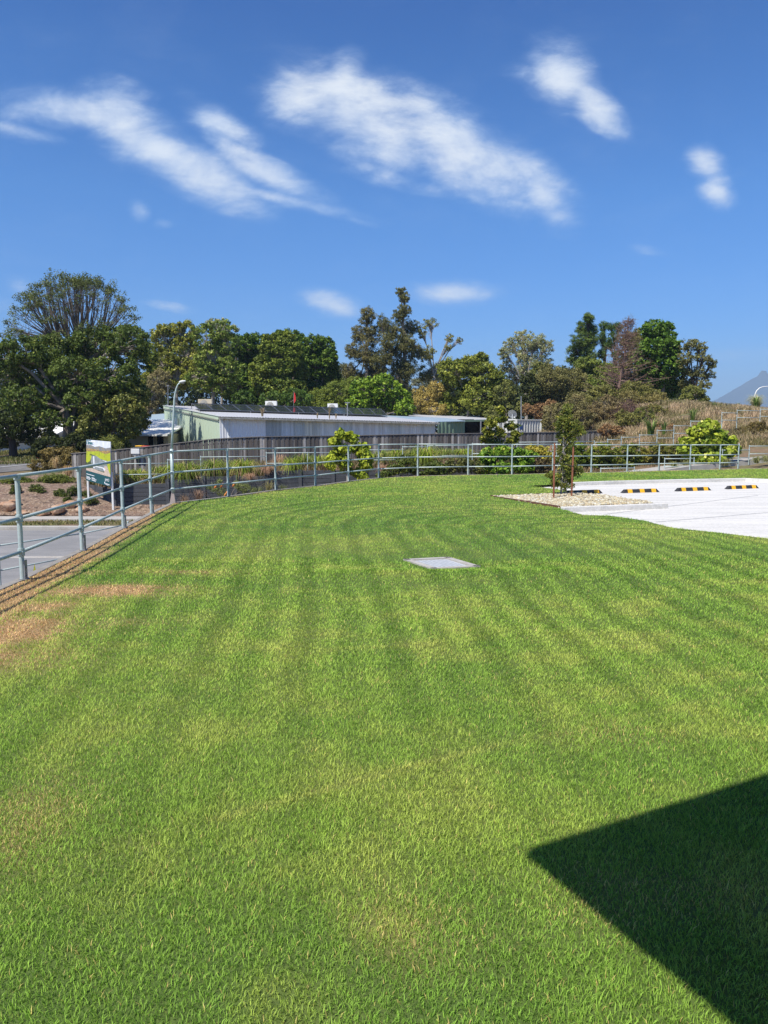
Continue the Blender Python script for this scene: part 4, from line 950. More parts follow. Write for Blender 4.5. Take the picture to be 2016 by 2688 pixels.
# ------------------------------------------------------------------ sign board, letter box, bollard, marker
def sign():
    TL, TR, BR_, BL_ = W(227, 1154, 34.4), W(290, 1159.5, 33.1), W(291.5, 1277, 33.1), W(227.5, 1261, 34.4)
    e = empty('project_sign', W(293, 1347, 33.1), 'tall printed sign board on two white posts before the dark wall', 'sign')
    nb = (TR - TL).cross(BL_ - TL).normalized(); nb = nb if nb.y < 0 else -nb
    def P(s, t): return TL.lerp(TR, s).lerp(BL_.lerp(BR_, s), t)
    def patch(pts, m, k=.006, name='patch', par=None):
        mb = MB(); q = [P(a, b) + nb * k for a, b in pts]; c = sum(q, Vector()) / len(q)
        q2 = [p - nb * .004 for p in q]; n = len(q); mb.add(q + q2, [tuple(range(n)), tuple(range(2 * n - 1, n - 1, -1))] + [(i, i + n, (i + 1) % n + n, (i + 1) % n) for i in range(n)])
        return mb.build(name, m, par or e)
    mb = MB(); q = [P(a, b) for a, b in ((0, 0), (1, 0), (1, 1), (0, 1))]; mb.add(q + [p - nb * .03 for p in q], [(0, 1, 2, 3), (7, 6, 5, 4), (0, 4, 5, 1), (1, 5, 6, 2), (2, 6, 7, 3), (3, 7, 4, 0)])
    def pm(n, c, c2, s=9): return mat(n, c, .55, noise=[(s, c2, .45, .6, U1)])
    board = mb.build('board', pm('print_sky', (.62, .66, .72), (.75, .77, .8), 3), e)
    teal = mat('print_teal', (.012, .075, .085), .5); w = mat('print_white', (.75, .77, .78), .5)
    hill = pm('print_hills', (.16, .19, .22), (.33, .26, .16), 14); fld = pm('print_field', (.42, .48, .02), (.30, .34, .03), 6); fld2 = pm('print_dry', (.45, .30, .10), (.2, .14, .07), 12)
    roadm = pm('print_road', (.20, .23, .23), (.28, .30, .29), 5); hs = pm('print_houses', (.62, .48, .40), (.35, .30, .22), 24); dk = pm('print_trees', (.035, .07, .03), (.09, .10, .04), 22)
    def art(pts, m, k, name='printed_area'): patch(pts, m, k, name, board)
    art([(0, .13), (.2, .12), (.35, .155), (.55, .125), (.8, .16), (1, .13), (1, .3), (0, .3)], hill, .006)
    art([(0, .22), (.3, .2), (.6, .23), (1, .2), (1, .42), (0, .42)], fld2, .009)
    art([(0, .28), (.25, .27), (.5, .245), (.8, .29), (1, .25), (1, .46), (.6, .42), (.3, .36), (0, .42)], fld, .012)
    art([(0, .40), (.2, .335), (.4, .36), (.7, .45), (1, .5), (1, .78), (0, .76)], dk, .015)
    art([(0, .38), (.12, .36), (.24, .37), (.18, .5), (.05, .56), (0, .54)], fld, .018)
    art([(.22, .37), (.42, .36), (.85, .5), (.92, .62), (.7, .7), (.3, .68), (.2, .52)], roadm, .018)
    art([(.3, .38), (.345, .38), (.36, .66), (.31, .66)], w, .021); art([(.36, .60), (.75, .61), (.8, .66), (.74, .67), (.7, .63), (.38, .62)], w, .021)
    art([(0, .70), (.25, .67), (.5, .70), (.75, .72), (.75, .58), (.85, .56), (1, .72), (1, .79), (0, .75)], hs, .021)
    art([(.86, .5), (1, .47), (1, .74), (.93, .66)], fld, .024)
    patch([(0, .755), (1, .79), (1, 1), (0, 1)], teal, .027, 'teal_band', board)
    art([(0, .0), (.18, .005), (.3, .10), (.0, .11)], pm('print_logo_teal', (.03, .13, .15), (.2, .28, .32), 6), .009)
    art([(.03, .03), (.055, .03), (.05, .06), (.075, .09), (.04, .095)], w, .014); art([(.10, .025), (.29, .035), (.29, .055), (.10, .045)], w, .014)
    for (s, t, l, h) in ((.02, .825, .33, .014), (.02, .885, .15, .012), (.02, .91, .18, .016), (.02, .94, .15, .012), (.24, .888, .14, .012), (.24, .913, .2, .012), (.24, .943, .17, .016), (.80, .95, .17, .012), (.80, .97, .12, .008)):
        art([(s, t), (s + l, t + .012), (s + l, t + h + .012), (s, t + h)], w, .032, 'text_line')
    art([(.76, .925), (.79, .925), (.79, .965), (.76, .965)], w, .032, 'small_emblem')
    cu = bpy.data.curves.new('t', 'FONT'); cu.body = 'BMD'; cu.size = .17; cu.extrude = .002; to = bpy.data.objects.new('tmp', cu); C.objects.link(to)
    bpy.context.view_layer.update(); me = bpy.data.meshes.new_from_object(to); C.objects.unlink(to)
    xa = (TR - TL).normalized(); ya = (TL - BL_).normalized(); o = P(.79, .905) + nb * .034
    me.transform(Matrix(((xa.x, ya.x, nb.x, o.x), (xa.y, ya.y, nb.y, o.y), (xa.z, ya.z, nb.z, o.z), (0, 0, 0, 1)))); link('lettering', me, w, board)
    for u, v0, v1, y in ((229.5, 1258, 1312, 34.5), (292.5, 1240, 1350, 33.15)):
        p, q = W(u, v0, y), W(u, v1, y); m = MB(); m.box((p.x, p.y + .05, (p.z + q.z) / 2 - .15), (.085, .085, p.z - q.z + .3)); m.build('post', m_white, e, bevel=.006)
    # white board hung on the palings
    p, q = W(344, 1178, 41.7), W(367, 1191.5, 41.7); m = MB(); m.box(((p.x + q.x) / 2, 41.72, (p.z + q.z) / 2), (q.x - p.x, .16, p.z - q.z)); e2 = empty('letter_box', V3((p.x + q.x) / 2, 41.7, q.z), 'white letter box fixed to the paling fence', 'letter box')
    m.build('box', m_white, e2, bevel=.015); m = MB(); m.box(((p.x + q.x) / 2 + .03, 41.74, q.z - .05), (q.x - p.x - .1, .14, .08)); m.build('bracket', m_galvd, e2)
    for k, (u0, u1, v, mt, lab) in enumerate(((360, 375, 1170, m_yel, 'wheelie bin with yellow lid behind the paling fence'), (377, 392, 1171, m_red, 'wheelie bin with red lid behind the paling fence'))):
        p, q = W(u0, v, 43.2), W(u1, v, 43.2); w_ = q.x - p.x; cx = (p.x + q.x) / 2; e3 = empty('wheelie_bin', V3(cx, 43.2, p.z - 1.05), lab, 'bin')
        m = MB(); m.box((cx, 43.2, p.z - .52), (w_, .5, .95), taper=1.1); m.build('body', m_green2, e3, bevel=.02); m = MB(); m.box((cx, 43.2, p.z - .02), (w_ * 1.15, .6, .07)); m.build('lid', mt, e3, bevel=.02)
        m = MB()
        for s in (-1, 1): m.tube([V3(cx + s * w_ / 2, 43.45, p.z - .95), V3(cx + s * w_ / 2 + .05 * s, 43.45, p.z - .95)], .1, 10)
        m.build('wheels', m_rub, e3)
    # leaning red post near the upper road
    a, b = W(102, 1209, 52), W(94, 1172, 52); e4 = empty('marker_bollard', a, 'leaning red marker post with pale middle beside the upper road', 'bollard')
    m = MB(); m.tube([a - V3(0, 0, .2), a.lerp(b, .42)], .10, 10); m.build('lower_tube', m_red, e4); m = MB(); m.tube([a.lerp(b, .42), a.lerp(b, .75)], .07, 10); m.build('white_band', m_white, e4)
    m = MB(); m.tube([a.lerp(b, .75), b], .13, 10); m.build('top', m_red, e4)
    a = Gd(91, 1500, -.0); a = V3(-4.86, 9.9, -.02); p = W(91, 1484, 10.2); q = W(91, 1500, 10.2)
    e5 = empty('marker_peg', q, 'small yellow green pointed marker just outside the lawn rail', 'marker'); m = MB(); m.add([q + V3(-.022, 0, 0), q + V3(.022, 0, 0), p + V3(.0, 0, .02), q + V3(0, .02, 0)], [(0, 1, 2), (0, 2, 3), (1, 3, 2), (0, 3, 1)])
    m.build('marker', mat('marker_green', (.30, .30, .02), .6), e5); m = MB(); m.tube([V3(q.x, q.y, q.z), V3(q.x, q.y, q.z - 1.9)], .005, 5); m.build('stake', m_galvd, e5)
sign()

# ------------------------------------------------------------------ rubber wheel stops
def wheel_stop(label, a, b, first=[None]):
    L = (b - a).length; d = (b - a).normalized(); rz = math.atan2(d.y, d.x); c = (a + b) / 2
    if first[0] is None:
        e = empty('wheel_stop', (0, 0, 0), label, 'wheel stop', 'wheel stops along the back of the car park'); hw, h, tw = .085, .105, .045; l = L / 2; sl = .10
        def prof(x, k=1., g=0.): return [V3(x, -hw - g, 0), V3(x, -tw - g, h * k + g), V3(x, tw + g, h * k + g), V3(x, hw + g, 0)]
        m = MB(); A = [V3(-l, -hw, 0), V3(-l, hw, 0)]; P0, P1 = prof(-l + sl), prof(l - sl); E0 = [V3(-l, -hw, 0), V3(-l, -tw, .012), V3(-l, tw, .012), V3(-l, hw, 0)]; E1 = [V3(l, p.y, p.z) for p in E0]
        rows = [E0, P0, P1, E1]; vs = sum(rows, []); fs = [(r * 4 + k, r * 4 + k + 1, r * 4 + 5 + k, r * 4 + 4 + k) for r in range(3) for k in range(3)]; fs += [(3, 2, 1, 0), (12, 13, 14, 15)]
        m.add(vs, fs); m.build('body', m_rub, e, bevel=.006)
        for t in (-.62, .03, .66):
            x0 = t * l - .075; m = MB(); r0, r1 = prof(x0, 1, .003), prof(x0 + .17, 1, .003); m.add(r0 + r1 , [(0, 1, 5, 4), (1, 2, 6, 5), (2, 3, 7, 6)]); m.build('yellow_panel', m_yel, e)
        first[0] = e; e.location = c; e.rotation_euler = (0, 0, rz)
    else: copy_tree(first[0], c, rz, label)
ws = [(1478, 1579, 1294.5), (1629, 1730, 1291.5), (1771, 1865, 1287), (1903, 1990, 1281.5)]
for i, (u0, u1, v) in enumerate(ws):
    a, b = Gd(u0, v + 2.5, ZC + .002), Gd(u1, v - .5, ZC + .002)
    wheel_stop(('black and yellow rubber wheel stop partly behind the stakes', 'black and yellow wheel stop second from the sapling', 'black and yellow wheel stop third from the sapling', 'black and yellow wheel stop farthest from the sapling')[i], a, b)

# ------------------------------------------------------------------ sapling and stakes
def sapling():
    b = Gd(1472, 1299, -.03); Y = b.y
    bl = [(1487, 1085, 13, 26), (1478, 1110, 24, 24), (1502, 1120, 26, 20), (1488, 1145, 30, 24), (1520, 1132, 20, 14), (1482, 1175, 26, 22), (1478, 1205, 22, 20), (1492, 1222, 24, 18), (1452, 1250, 20, 16), (1490, 1250, 24, 18), (1512, 1236, 18, 14), (1462, 1270, 20, 12), (1486, 1272, 18, 12)]
    plant('sapling', 'staked young tree with narrow olive crown in the pebble bed', 'tree', b, PX(Y, *bl, dy=.15), ((.05, .075, .02), (.17, .20, .05), (.36, .32, .09)), leaf=.10, dens=1.5, gap=.2, cr=.30, bark=m_barkp, tr=.026, shell=.1, fork=.55, aspect=.34, twigs=.6, up=.0)
    for k, (u, v, u1, v1, r) in enumerate(((1453, 1312, 1455.5, 1163, .034), (1500, 1306, 1505, 1173, .034))):
        g = Gd(u, v, -.03); t = W(u1, v1, g.y); e = empty('timber_stake', g, ('rusty brown timber stake left of the sapling', 'rusty brown timber stake right of the sapling')[k], 'stake', 'stakes beside the sapling')
        d = (t - g).normalized(); m = MB(); m.beam(g - d * .2, t - d * .05, .044, .044, up=Vector((0, 1, 0))); m.beam(t - d * .05, t, .034, .034, up=Vector((0, 1, 0))); m.build('shaft', m_rust, e, bevel=.006)
        m = MB(); p = g.lerp(t, .62); m.tube([p + V3(-.04, 0, 0), p + V3(0, -.04, .01), p + V3(.04, 0, 0), V3(b.x + .02, b.y, p.z + .03), p + V3(0, .04, 0), p + V3(-.04, 0, 0)], .008, 5); m.build('tie', m_rub, e)
sapling()

# ------------------------------------------------------------------ background trees
def tree(label, u, Y, bl, cols, dy=1.2, **k):
    return plant(k.pop('name', 'broadleaf_tree'), label, 'tree', gbase(u, Y), PX(Y, *bl, dy=dy), cols, group=k.pop('group', 'trees behind the sheds'), **k)
def trees():
    # big umbrella tree, upper see-through crown
    Y = 60; b = gbase(205, Y); e = empty('umbrella_tree', b, 'tall umbrella shaped tree with bare fanning branches at the far left', 'tree', 'trees behind the sheds')
    fork = W(208, 965, Y); m = MB(); m.tube([b - V3(0, 0, .3), W(202, 1150, Y), fork], [.34, .28, .22], 8)
    tips = []; sil = [(-.98, .78), (-.92, .42), (-.72, .18), (-.40, .04), (0, 0), (.4, .03), (.78, .16), (.97, .36), (1, .62), (.9, .7)]
    for k in range(270):
        a = rng.random() * 2 * math.pi; r = math.sqrt(rng.random()); x = r * math.cos(a); y = r * math.sin(a); rad = abs(r)
        zt = 722 + 150 * rad ** 2.6 + (0 if r < .85 else rng.random() * 35) + rng.random() * 22
        p = W(197 + x * 178, zt, Y); p.y += y * 5; tips.append(p)
    mains = [W(205 + r_ * math.cos(t), 905 - 25 * (1 - r_ / 120), Y) + V3(0, math.sin(t) * r_ / 45, 0) for r_ in (120, 60) for t in np.linspace(0, 2 * math.pi, 15)[:-1]] + [W(200, 870, Y), W(215, 860, Y)]
    for q in mains: m.tube([fork, fork.lerp(q, .5) + V3(0, 0, .1), q], [.14, .10, .07], 6)
    for t in tips:
        q = min(mains, key=lambda s: (V3(s.x, s.y) - V3(fork.x + (t.x - fork.x) * .5, fork.y + (t.y - fork.y) * .5)).length)
        j = q.lerp(t, .45) + V3((t.x - q.x) * .12, 0, .15) + Vector(rng.normal(size=3) * .1); m.tube([q, j, t], [.045, .028, .012], 5, cap=False)
        for s in range(4):
            o = j.lerp(t, random.uniform(.2, .9)); m.tube([o, o + Vector(rng.normal(size=3)) * .35 + V3(0, 0, .3)], [.015, .006], 4, cap=False)
    m.build('trunk', mat('dark_grey_bark', (.11, .09, .07), .9, noise=[(5, (.2, .17, .14), .45, .7, U1)]), e)  # darker bark tone for this tree
    cc = np.array([t[:] for t in tips]); extra = np.concatenate([cc, cc + rng.normal(size=cc.shape) * [.3, .3, .2], np.array(W(105, 800, Y)) + rng.normal(size=(40, 3)) * [.7, 1, .35], np.array(W(240, 745, Y)) + rng.normal(size=(30, 3)) * [.7, .8, .15]])
    p, nr, ln, wd, co_ = cloud(extra, np.full(len(extra), .34), 24, ((.085, .115, .028), (.19, .21, .06)), .15, .5, .5)
    leafmesh('crown', p, nr, ln, wd, co_, e)
    tree('dark spreading tree with low dense crown and forked grey trunk at left', 170, 55, [(60,925,75,40),(150,925,80,42),(240,905,70,42),(330,905,62,45),(370,940,38,42,1),(20,985,60,42),(110,985,80,45),(210,980,80,45),(300,985,70,45),(60,1050,62,35),(150,1060,80,38),(230,1050,60,35),(295,880,45,25),(10,930,40,35),(345,875,38,22),(130,1100,60,22),(310,1030,50,30)],
         ((.022, .04, .012), (.07, .10, .024), (.12, .14, .035)), leaf=.20, dens=.85, gap=.25, cr=.24, tr=.28, fork=.38, bark=m_bark, name='spreading_tree', dy=2.2)
    tree('second grey trunked tree leaning into the dark spreading crown', 188, 55.5, [(215,1035,40,30),(180,1080,45,30),(150,1020,40,30)], G_DARK, leaf=.2, tr=.26, fork=.5, bark=m_bark)
    tree('small black green tree with stubby trunk at the left picture edge', 35, 56, [(20,1120,50,32),(55,1130,32,26),(-10,1150,40,26),(30,1090,45,25)], ((.012, .022, .008), (.045, .06, .018)), leaf=.18, tr=.30, bark=m_barkd, fork=.5)
    tree('bushy mid green tree with drooping crown left of the low house', 290, 53.5, [(265,1060,52,35),(330,1075,50,40),(250,1110,45,40),(300,1130,55,38),(355,1040,42,32),(365,1100,28,30),(225,1150,32,28),(290,1175,50,26),(340,1130,30,22)], ((.04, .055, .018), (.12, .13, .04), (.2, .2, .08)), leaf=.20, dens=1.1, tr=.16)
    tree('feathery weeping grey shrub behind the green end wall', 420, 76, [(400,1035,32,32),(420,1000,30,30),(395,1075,25,20)], ((.08, .075, .05), (.18, .16, .10)), leaf=.18, gap=.4, twigs=.8, bark=m_barkp)
    # yellow green gum like trees
    tree('tall yellow green tree with pale trunks left of the dense dark trees', 470, 84, [(440,890,45,38),(420,950,40,45),(480,870,40,30),(490,930,50,48),(450,990,60,40),(400,1000,30,40),(520,980,45,40),(465,860,20,16),(425,868,14,14)], ((.05, .07, .015), (.17, .18, .04), (.26, .26, .09)), leaf=.27, dens=.95, bark=m_barkp, gap=.35, cr=.2, tr=.22, twigs=.6)
    tree('tall green tree with slender white trunks beside the umbrella lamp', 560, 82, [(540,885,42,35),(580,870,38,30),(600,905,32,30),(560,940,50,42),(600,970,40,38),(530,990,42,38),(580,1010,45,30)], ((.045, .075, .016), (.13, .17, .04), (.24, .26, .12)), leaf=.27, dens=.95, bark=m_barkp, gap=.35, cr=.2, tr=.22, twigs=.6)
    tree('pale grey gum top showing behind the tall green tree', 585, 95, [(570,850,28,16),(600,870,30,18)], G_SILV, leaf=.22, gap=.5, bark=m_barkp)
    # dense rounded row
    D = ((.018, .045, .008), (.075, .12, .02), (.12, .17, .035)); kw = dict(leaf=.30, dens=1.55, cr=.22, tr=.25, shell=.62)
    tree('dense dark green tree on the left of the rounded row', 650, 90, [(640,905,32,28),(680,905,35,28),(620,950,42,42),(670,965,50,50),(630,1015,50,40),(690,1030,45,35)], D, **kw)
    tree('rounded yellow tinged tree in the middle of the dense row', 735, 86, [(715,905,35,28),(745,895,32,26),(730,950,52,45),(700,980,45,45),(765,980,42,45),(740,1025,60,35),(770,925,28,30)], ((.03, .055, .010), (.12, .15, .03), (.17, .2, .04)), **kw)
    tree('highest domed tree rising behind the rounded row', 765, 96, [(760,890,36,24),(785,905,30,25),(735,885,22,18),(790,960,30,40)], D, **kw)
    tree('dense green tree on the right of the rounded row', 835, 90, [(820,905,32,26),(850,910,30,26),(835,955,50,42),(865,940,22,24),(850,1000,42,42),(820,1030,40,30)], D, **kw)
    tree('low dark bush below the rounded row', 700, 78, [(640,1045,30,22),(720,1050,40,22),(780,1045,40,24)], G_DARK, leaf=.26, tr=.08)
    tree('soft olive bush to the left of the bright round tree', 880, 80, [(840,1045,38,22),(890,1030,42,32),(930,1020,30,30),(860,1065,60,14)], ((.05, .075, .018), (.13, .16, .035)), leaf=.16, dens=1.3, tr=.08)
    tree('bright round glossy green tree above the end of the solar panels', 990, 78, [(960,1025,42,32),(1010,1020,45,35),(1040,1050,40,30),(985,1060,55,25),(1060,1075,25,18),(940,1060,30,22)], ((.03, .07, .010), (.14, .21, .025), (.2, .27, .05)), leaf=.32, dens=1.3, cr=.2, shell=.7, tr=.12)
    # casuarinas and gum in the centre
    K = dict(leaf=.22, dens=1.15, gap=.3, cr=.26, twigs=.9, aspect=.3, shell=.2, bark=m_bark, up=.1)
    tree('thin left hand she oak with airy brownish crown', 965, 88, [(963,830,24,26),(945,880,26,28),(975,880,26,30),(925,925,24,24),(965,935,34,32),(920,975,22,22),(985,985,34,32),(940,1000,30,28)], ((.05, .055, .025), (.13, .12, .06)), tr=.20, fork=.7, **K)
    tree('tallest she oak with small tufted top in the centre', 1058, 90, [(1052,765,17,13),(1062,782,14,12),(1062,815,18,20),(1045,830,20,18),(1075,860,26,26),(1030,870,28,26),(1060,905,34,30),(1025,935,30,28),(1090,925,26,26),(1060,970,40,32),(1045,1010,34,26)], ((.045, .055, .025), (.12, .12, .055)), tr=.24, fork=.75, **K)
    tree('dark lower she oak between the two taller ones', 1012, 86, [(1005,850,20,24),(1015,900,24,28),(1000,950,28,28),(1010,1000,30,28)], ((.045, .05, .022), (.11, .11, .05)), tr=.17, fork=.6, **K)
    tree('half bare tree with open branches reaching right', 1135, 92, [(1128,850,24,16),(1105,870,16,18),(1180,890,14,14),(1205,895,10,8),(1175,915,12,10),(1120,930,26,22),(1130,980,32,28)], ((.07, .08, .03), (.18, .18, .08)), tr=.18, fork=.55, leaf=.2, dens=.8, gap=.5, cr=.26, twigs=1., aspect=.35, shell=.1, bark=m_barkp)
    tree('blue grey thicket far behind the centre trees', 1180, 105, [(1175,970,45,28),(1215,965,35,22),(900,980,30,25),(1120,1010,40,25)], ((.05, .06, .045), (.12, .13, .10)), leaf=.24, gap=.3, tr=.1, dens=.8)
    tree('yellowish weeping bush left of the dense olive tree', 1125, 80, [(1120,1045,36,32),(1095,1065,25,22),(1145,1025,24,24),(1135,1075,40,18)], ((.13, .11, .04), (.27, .22, .09)), leaf=.17, gap=.2, twigs=.8, tr=.1, bark=m_barkp)
    tree('dense olive green tree behind the open shed', 1225, 80, [(1190,975,40,34),(1240,965,40,30),(1270,990,40,38),(1265,940,16,14),(1200,1030,48,40),(1260,1045,50,38),(1305,1010,28,35),(1180,1070,35,25),(1290,1070,32,25)], ((.04, .06, .013), (.15, .17, .035), (.22, .24, .06)), leaf=.27, dens=1.2, tr=.16, bark=m_barkp, twigs=.6)
    tree('low pale green scrub at the foot of the olive tree', 1330, 76, [(1325,1030,30,30),(1345,1070,32,25),(1300,1085,30,18)], G_OLIVE, leaf=.22, gap=.2, tr=.07)
    tree('slim silver leaved gum standing alone', 1378, 90, [(1372,885,26,18),(1345,905,24,22),(1405,900,30,26),(1375,925,34,28),(1325,930,20,20),(1435,910,22,20),(1330,965,22,22),(1375,970,32,28),(1420,950,30,26),(1350,990,24,20)], G_SILV, leaf=.22, dens=.9, gap=.3, cr=.24, twigs=.9, aspect=.35, shell=.15, bark=m_barkp, tr=.19, fork=.5, up=0.)
    tree('dark bush left of the grey scrub', 1400, 78, [(1395,1035,26,36),(1410,1080,28,24),(1385,1000,22,22)], ((.015, .022, .01), (.045, .055, .022)), leaf=.22, tr=.1)
    tree('grey green scrub tree in front of the pines', 1465, 78, [(1450,1000,44,34),(1500,1000,42,34),(1430,1045,32,34),(1480,1050,55,36),(1530,1040,38,36),(1440,975,25,20)], ((.06, .065, .03), (.15, .145, .07)), leaf=.15, dens=1.1, twigs=.8, tr=.14, gap=.15)
    tree('light green scrub tree below the twin pines', 1570, 80, [(1550,975,40,30),(1590,985,38,32),(1560,1020,45,34),(1605,1030,35,32),(1535,955,26,20)], ((.05, .075, .02), (.14, .17, .045)), leaf=.18, dens=1.2, tr=.12, twigs=.6)
    # pines: stacked tufts
    P_ = dict(name='pine_tree', leaf=.34, dens=1.1, cr=.26, twigs=.9, aspect=.16, shell=.35, bark=m_barkd, up=.5, fork=.55)
    tree('broad dark green pine, tallest of the pines', 1537, 92, [(1545,835,15,14),(1535,860,24,18),(1552,870,18,20),(1525,892,28,20),(1550,900,20,22),(1512,920,26,18),(1545,930,22,20),(1505,945,20,12),(1530,955,24,18)], ((.02, .045, .014), (.09, .13, .035), (.15, .18, .06)), tr=.22, nsc=1.7, **P_)
    tree('thin open pine right of the broad pine', 1585, 94, [(1583,858,10,14),(1578,885,12,16),(1590,905,12,14),(1580,930,12,12)], G_DARK, tr=.16, gap=.3, **P_)
    tree('second open pine with dark flat tufts', 1612, 92, [(1605,855,14,12),(1622,860,14,12),(1612,885,18,14),(1600,905,12,10),(1620,930,14,12)], G_DARK, tr=.17, gap=.3, **P_)
    # dead reddish conifer
    Y = 72; b = gbase(1628, Y); e = empty('dead_conifer', b, 'dead reddish brown conifer with bare drooping branches', 'tree', 'trees behind the sheds'); m = MB(); top = W(1650, 828, Y)
    m.tube([b - V3(0, 0, .4), W(1622, 1030, Y), W(1640, 930, Y), top], [.26, .18, .09, .02], 8); tp = []
    for k in range(170):
        t = rng.random() ** .8; o = W(1622 + 28 * t, 1050 - 215 * t, Y); a = rng.random() * 6.28; L = (1 - t) * 3.4 * (.4 + .7 * rng.random()) + .35
        if t < .45 and math.cos(a) > 0: L *= 1.5
        q = o + V3(math.cos(a) * L, math.sin(a) * L * .8, L * random.uniform(-.1, .45)); m.tube([o, o.lerp(q, .5) + V3(0, 0, -.05 * L), q], [.05 * (1 - t) + .02, .025, .008], 5, cap=False); tp.append(q)
        if t > .25:
            for s in range(3): tp.append(o.lerp(q, random.uniform(.4, 1)))
        for s in range(5): w = o.lerp(q, random.uniform(.3, 1)); m.tube([w, w + Vector(rng.normal(size=3)) * .35], [.014, .005], 4, cap=False)
    m.build('trunk', m_barkr, e); cc = np.array([q[:] for q in tp if q.z > 5.0 or random.random() < .2]); p, nr, ln, wd, co_ = cloud(cc, np.full(len(cc), .42), 6, ((.16, .095, .06), (.28, .19, .12)), .17, .16, 0)
    leafmesh('crown', p, nr, ln, wd, co_, e)
    tree('tall dense green tree right of the dead conifer', 1735, 76, [(1715,865,34,24),(1745,870,28,24),(1725,910,44,36),(1760,915,24,32),(1695,945,35,35),(1745,960,45,40),(1775,985,22,34),(1720,1000,45,35),(1765,1020,26,22)], ((.018, .05, .008), (.08, .14, .02), (.12, .19, .04)), leaf=.26, dens=1.5, cr=.22, shell=.6, tr=.2)
    tree('dull green tree behind the dead conifer', 1680, 80, [(1660,900,32,32),(1690,880,25,22),(1660,960,38,38),(1690,1010,35,35),(1640,1010,30,30)], ((.045, .05, .02), (.12, .115, .05)), leaf=.22, gap=.15, tr=.15)
    tree('airy olive grey tree at the right end of the tree line', 1815, 74, [(1805,905,22,18),(1835,910,22,20),(1800,945,24,22),(1845,940,26,20),(1870,955,16,14),(1820,980,34,22),(1860,985,22,14),(1800,1010,22,20),(1850,1010,20,12)], ((.05, .06, .025), (.15, .15, .07)), leaf=.18, dens=.9, gap=.35, cr=.25, twigs=.9, aspect=.4, shell=.15, tr=.15, bark=m_barkd, fork=.35)
    tree('rounded scrubby bush at the foot of the airy tree on the bank', 1830, 66, [(1820,1030,28,18),(1835,1052,26,14),(1800,1045,18,12)], ((.05, .065, .02), (.13, .14, .045)), leaf=.15, tr=.07)
    tree('olive scrub tree between the dark bush and the grey scrub', 1430, 82, [(1420,975,28,24),(1450,1020,35,35),(1395,1010,26,28),(1430,1070,35,28)], G_OLIVE, leaf=.2, tr=.1, dens=1.2)
    tree('broad low bushy tree filling the gap above the dead brush', 1620, 70, [(1580,1040,40,28),(1620,1060,45,30),(1660,1035,38,32),(1700,1045,36,34),(1550,1065,35,24)], ((.06, .065, .025), (.14, .14, .05)), leaf=.18, tr=.1, dens=1.2, group='bushes on the bank')
    # far-off wood behind everything, one mass
    n = 46000; u = rng.uniform(-260, 1880, n); Y = rng.uniform(112, 128, n)
    top = np.interp(u, [-260, 100, 380, 400, 620, 880, 960, 1150, 1330, 1400, 1480, 1560, 1700, 1780, 1850, 1880], [960, 975, 985, 930, 905, 960, 1025, 1020, 1015, 1000, 975, 965, 965, 990, 1040, 1075]) + (fbm(u * .03, 0 * u, 4) - .5) * 60
    v = top + (1135 - top) * rng.random(n) ** 1.1; a_ = (u - CU) / F; b_ = (CV - v) / F; t = Y / (math.cos(PITCH) + b_ * math.sin(PITCH)); cc = np.stack([a_ * t, Y, H + (-math.sin(PITCH) + b_ * math.cos(PITCH)) * t], 1)[::6]
    p, nr, ln, wd, co_ = cloud(cc, np.full(len(cc), .9), 16, ((.035, .055, .02), (.10, .125, .035)), .55, .6, .35, vary=.4); dum = leafmesh('distant_wood', p, nr, ln, wd, co_, None); tag(dum, 'far off band of mixed dark green wood behind the nearer trees', 'wood', kind='stuff')
    # dead brush heaps
    for lab, u, Y, uu, vv, ru, rv, n, br in (('grey tangle of dead fallen branches behind the palings', 1590, 60, 1600, 1095, 90, 50, 420, False), ('reddish brown heap of dead brush at the end of the palings', 1650, 57, 1645, 1100, 50, 48, 420, True)):
        b = gbase(u, Y); e = empty('dead_brush', b, lab, 'dead brush', 'heaps of dead brush'); m = MB(); s = Y / F; tp = []
        for k in range(n):
            a = rng.random() * 6.28; o = W(uu + 30, vv + 40, Y) + V3(rng.normal() * .6, rng.normal() * .8, rng.random() * .4)
            t = W(uu + math.cos(a) * ru * rng.random() ** .5, vv + math.sin(a) * rv * rng.random() ** .5 - 4, Y) + V3(0, rng.normal() * 1.2, 0); j = o.lerp(t, .5) + Vector(rng.normal(size=3) * .25)
            m.tube([o, j, t], [.03, .02, .006], 4, cap=False); tp += [t, j.lerp(t, .6)]
        m.build('branches', m_barkr if br else m_bark, e)
        cc = np.array([q[:] for q in tp]); p, nr, ln, wd, co_ = cloud(cc, np.full(len(cc), .3), 9 if br else 5, ((.12, .06, .045), (.22, .13, .10)) if br else ((.11, .09, .06), (.20, .17, .12)), .14, .2, 0); leafmesh('dry_twigs', p, nr, ln, wd, co_, e)
    tree('olive grey thicket above the palings right of the container', 1500, 70, [(1455,1085,30,28),(1500,1090,38,28),(1550,1085,40,30),(1600,1055,35,25),(1520,1060,35,25)], ((.075, .07, .04), (.17, .15, .09)), leaf=.14, twigs=.9, gap=.3, tr=.07, group='bushes on the bank')
    tree('grey olive scrub standing right behind the end of the palings', 1500, 55.5, [(1450,1108,30,24),(1490,1095,32,28),(1530,1105,34,28),(1470,1080,30,22),(1515,1075,30,20)], ((.06, .055, .03), (.15, .14, .075)), leaf=.12, twigs=.9, gap=.25, tr=.05, group='bushes on the bank')
    tree('tall grey brown scrub behind the dead brush', 1580, 58, [(1550,1085,34,28),(1590,1070,34,30),(1620,1085,30,30),(1565,1110,36,24),(1605,1115,34,22)], ((.065, .055, .035), (.16, .13, .08)), leaf=.12, twigs=.9, gap=.3, tr=.05, group='bushes on the bank')
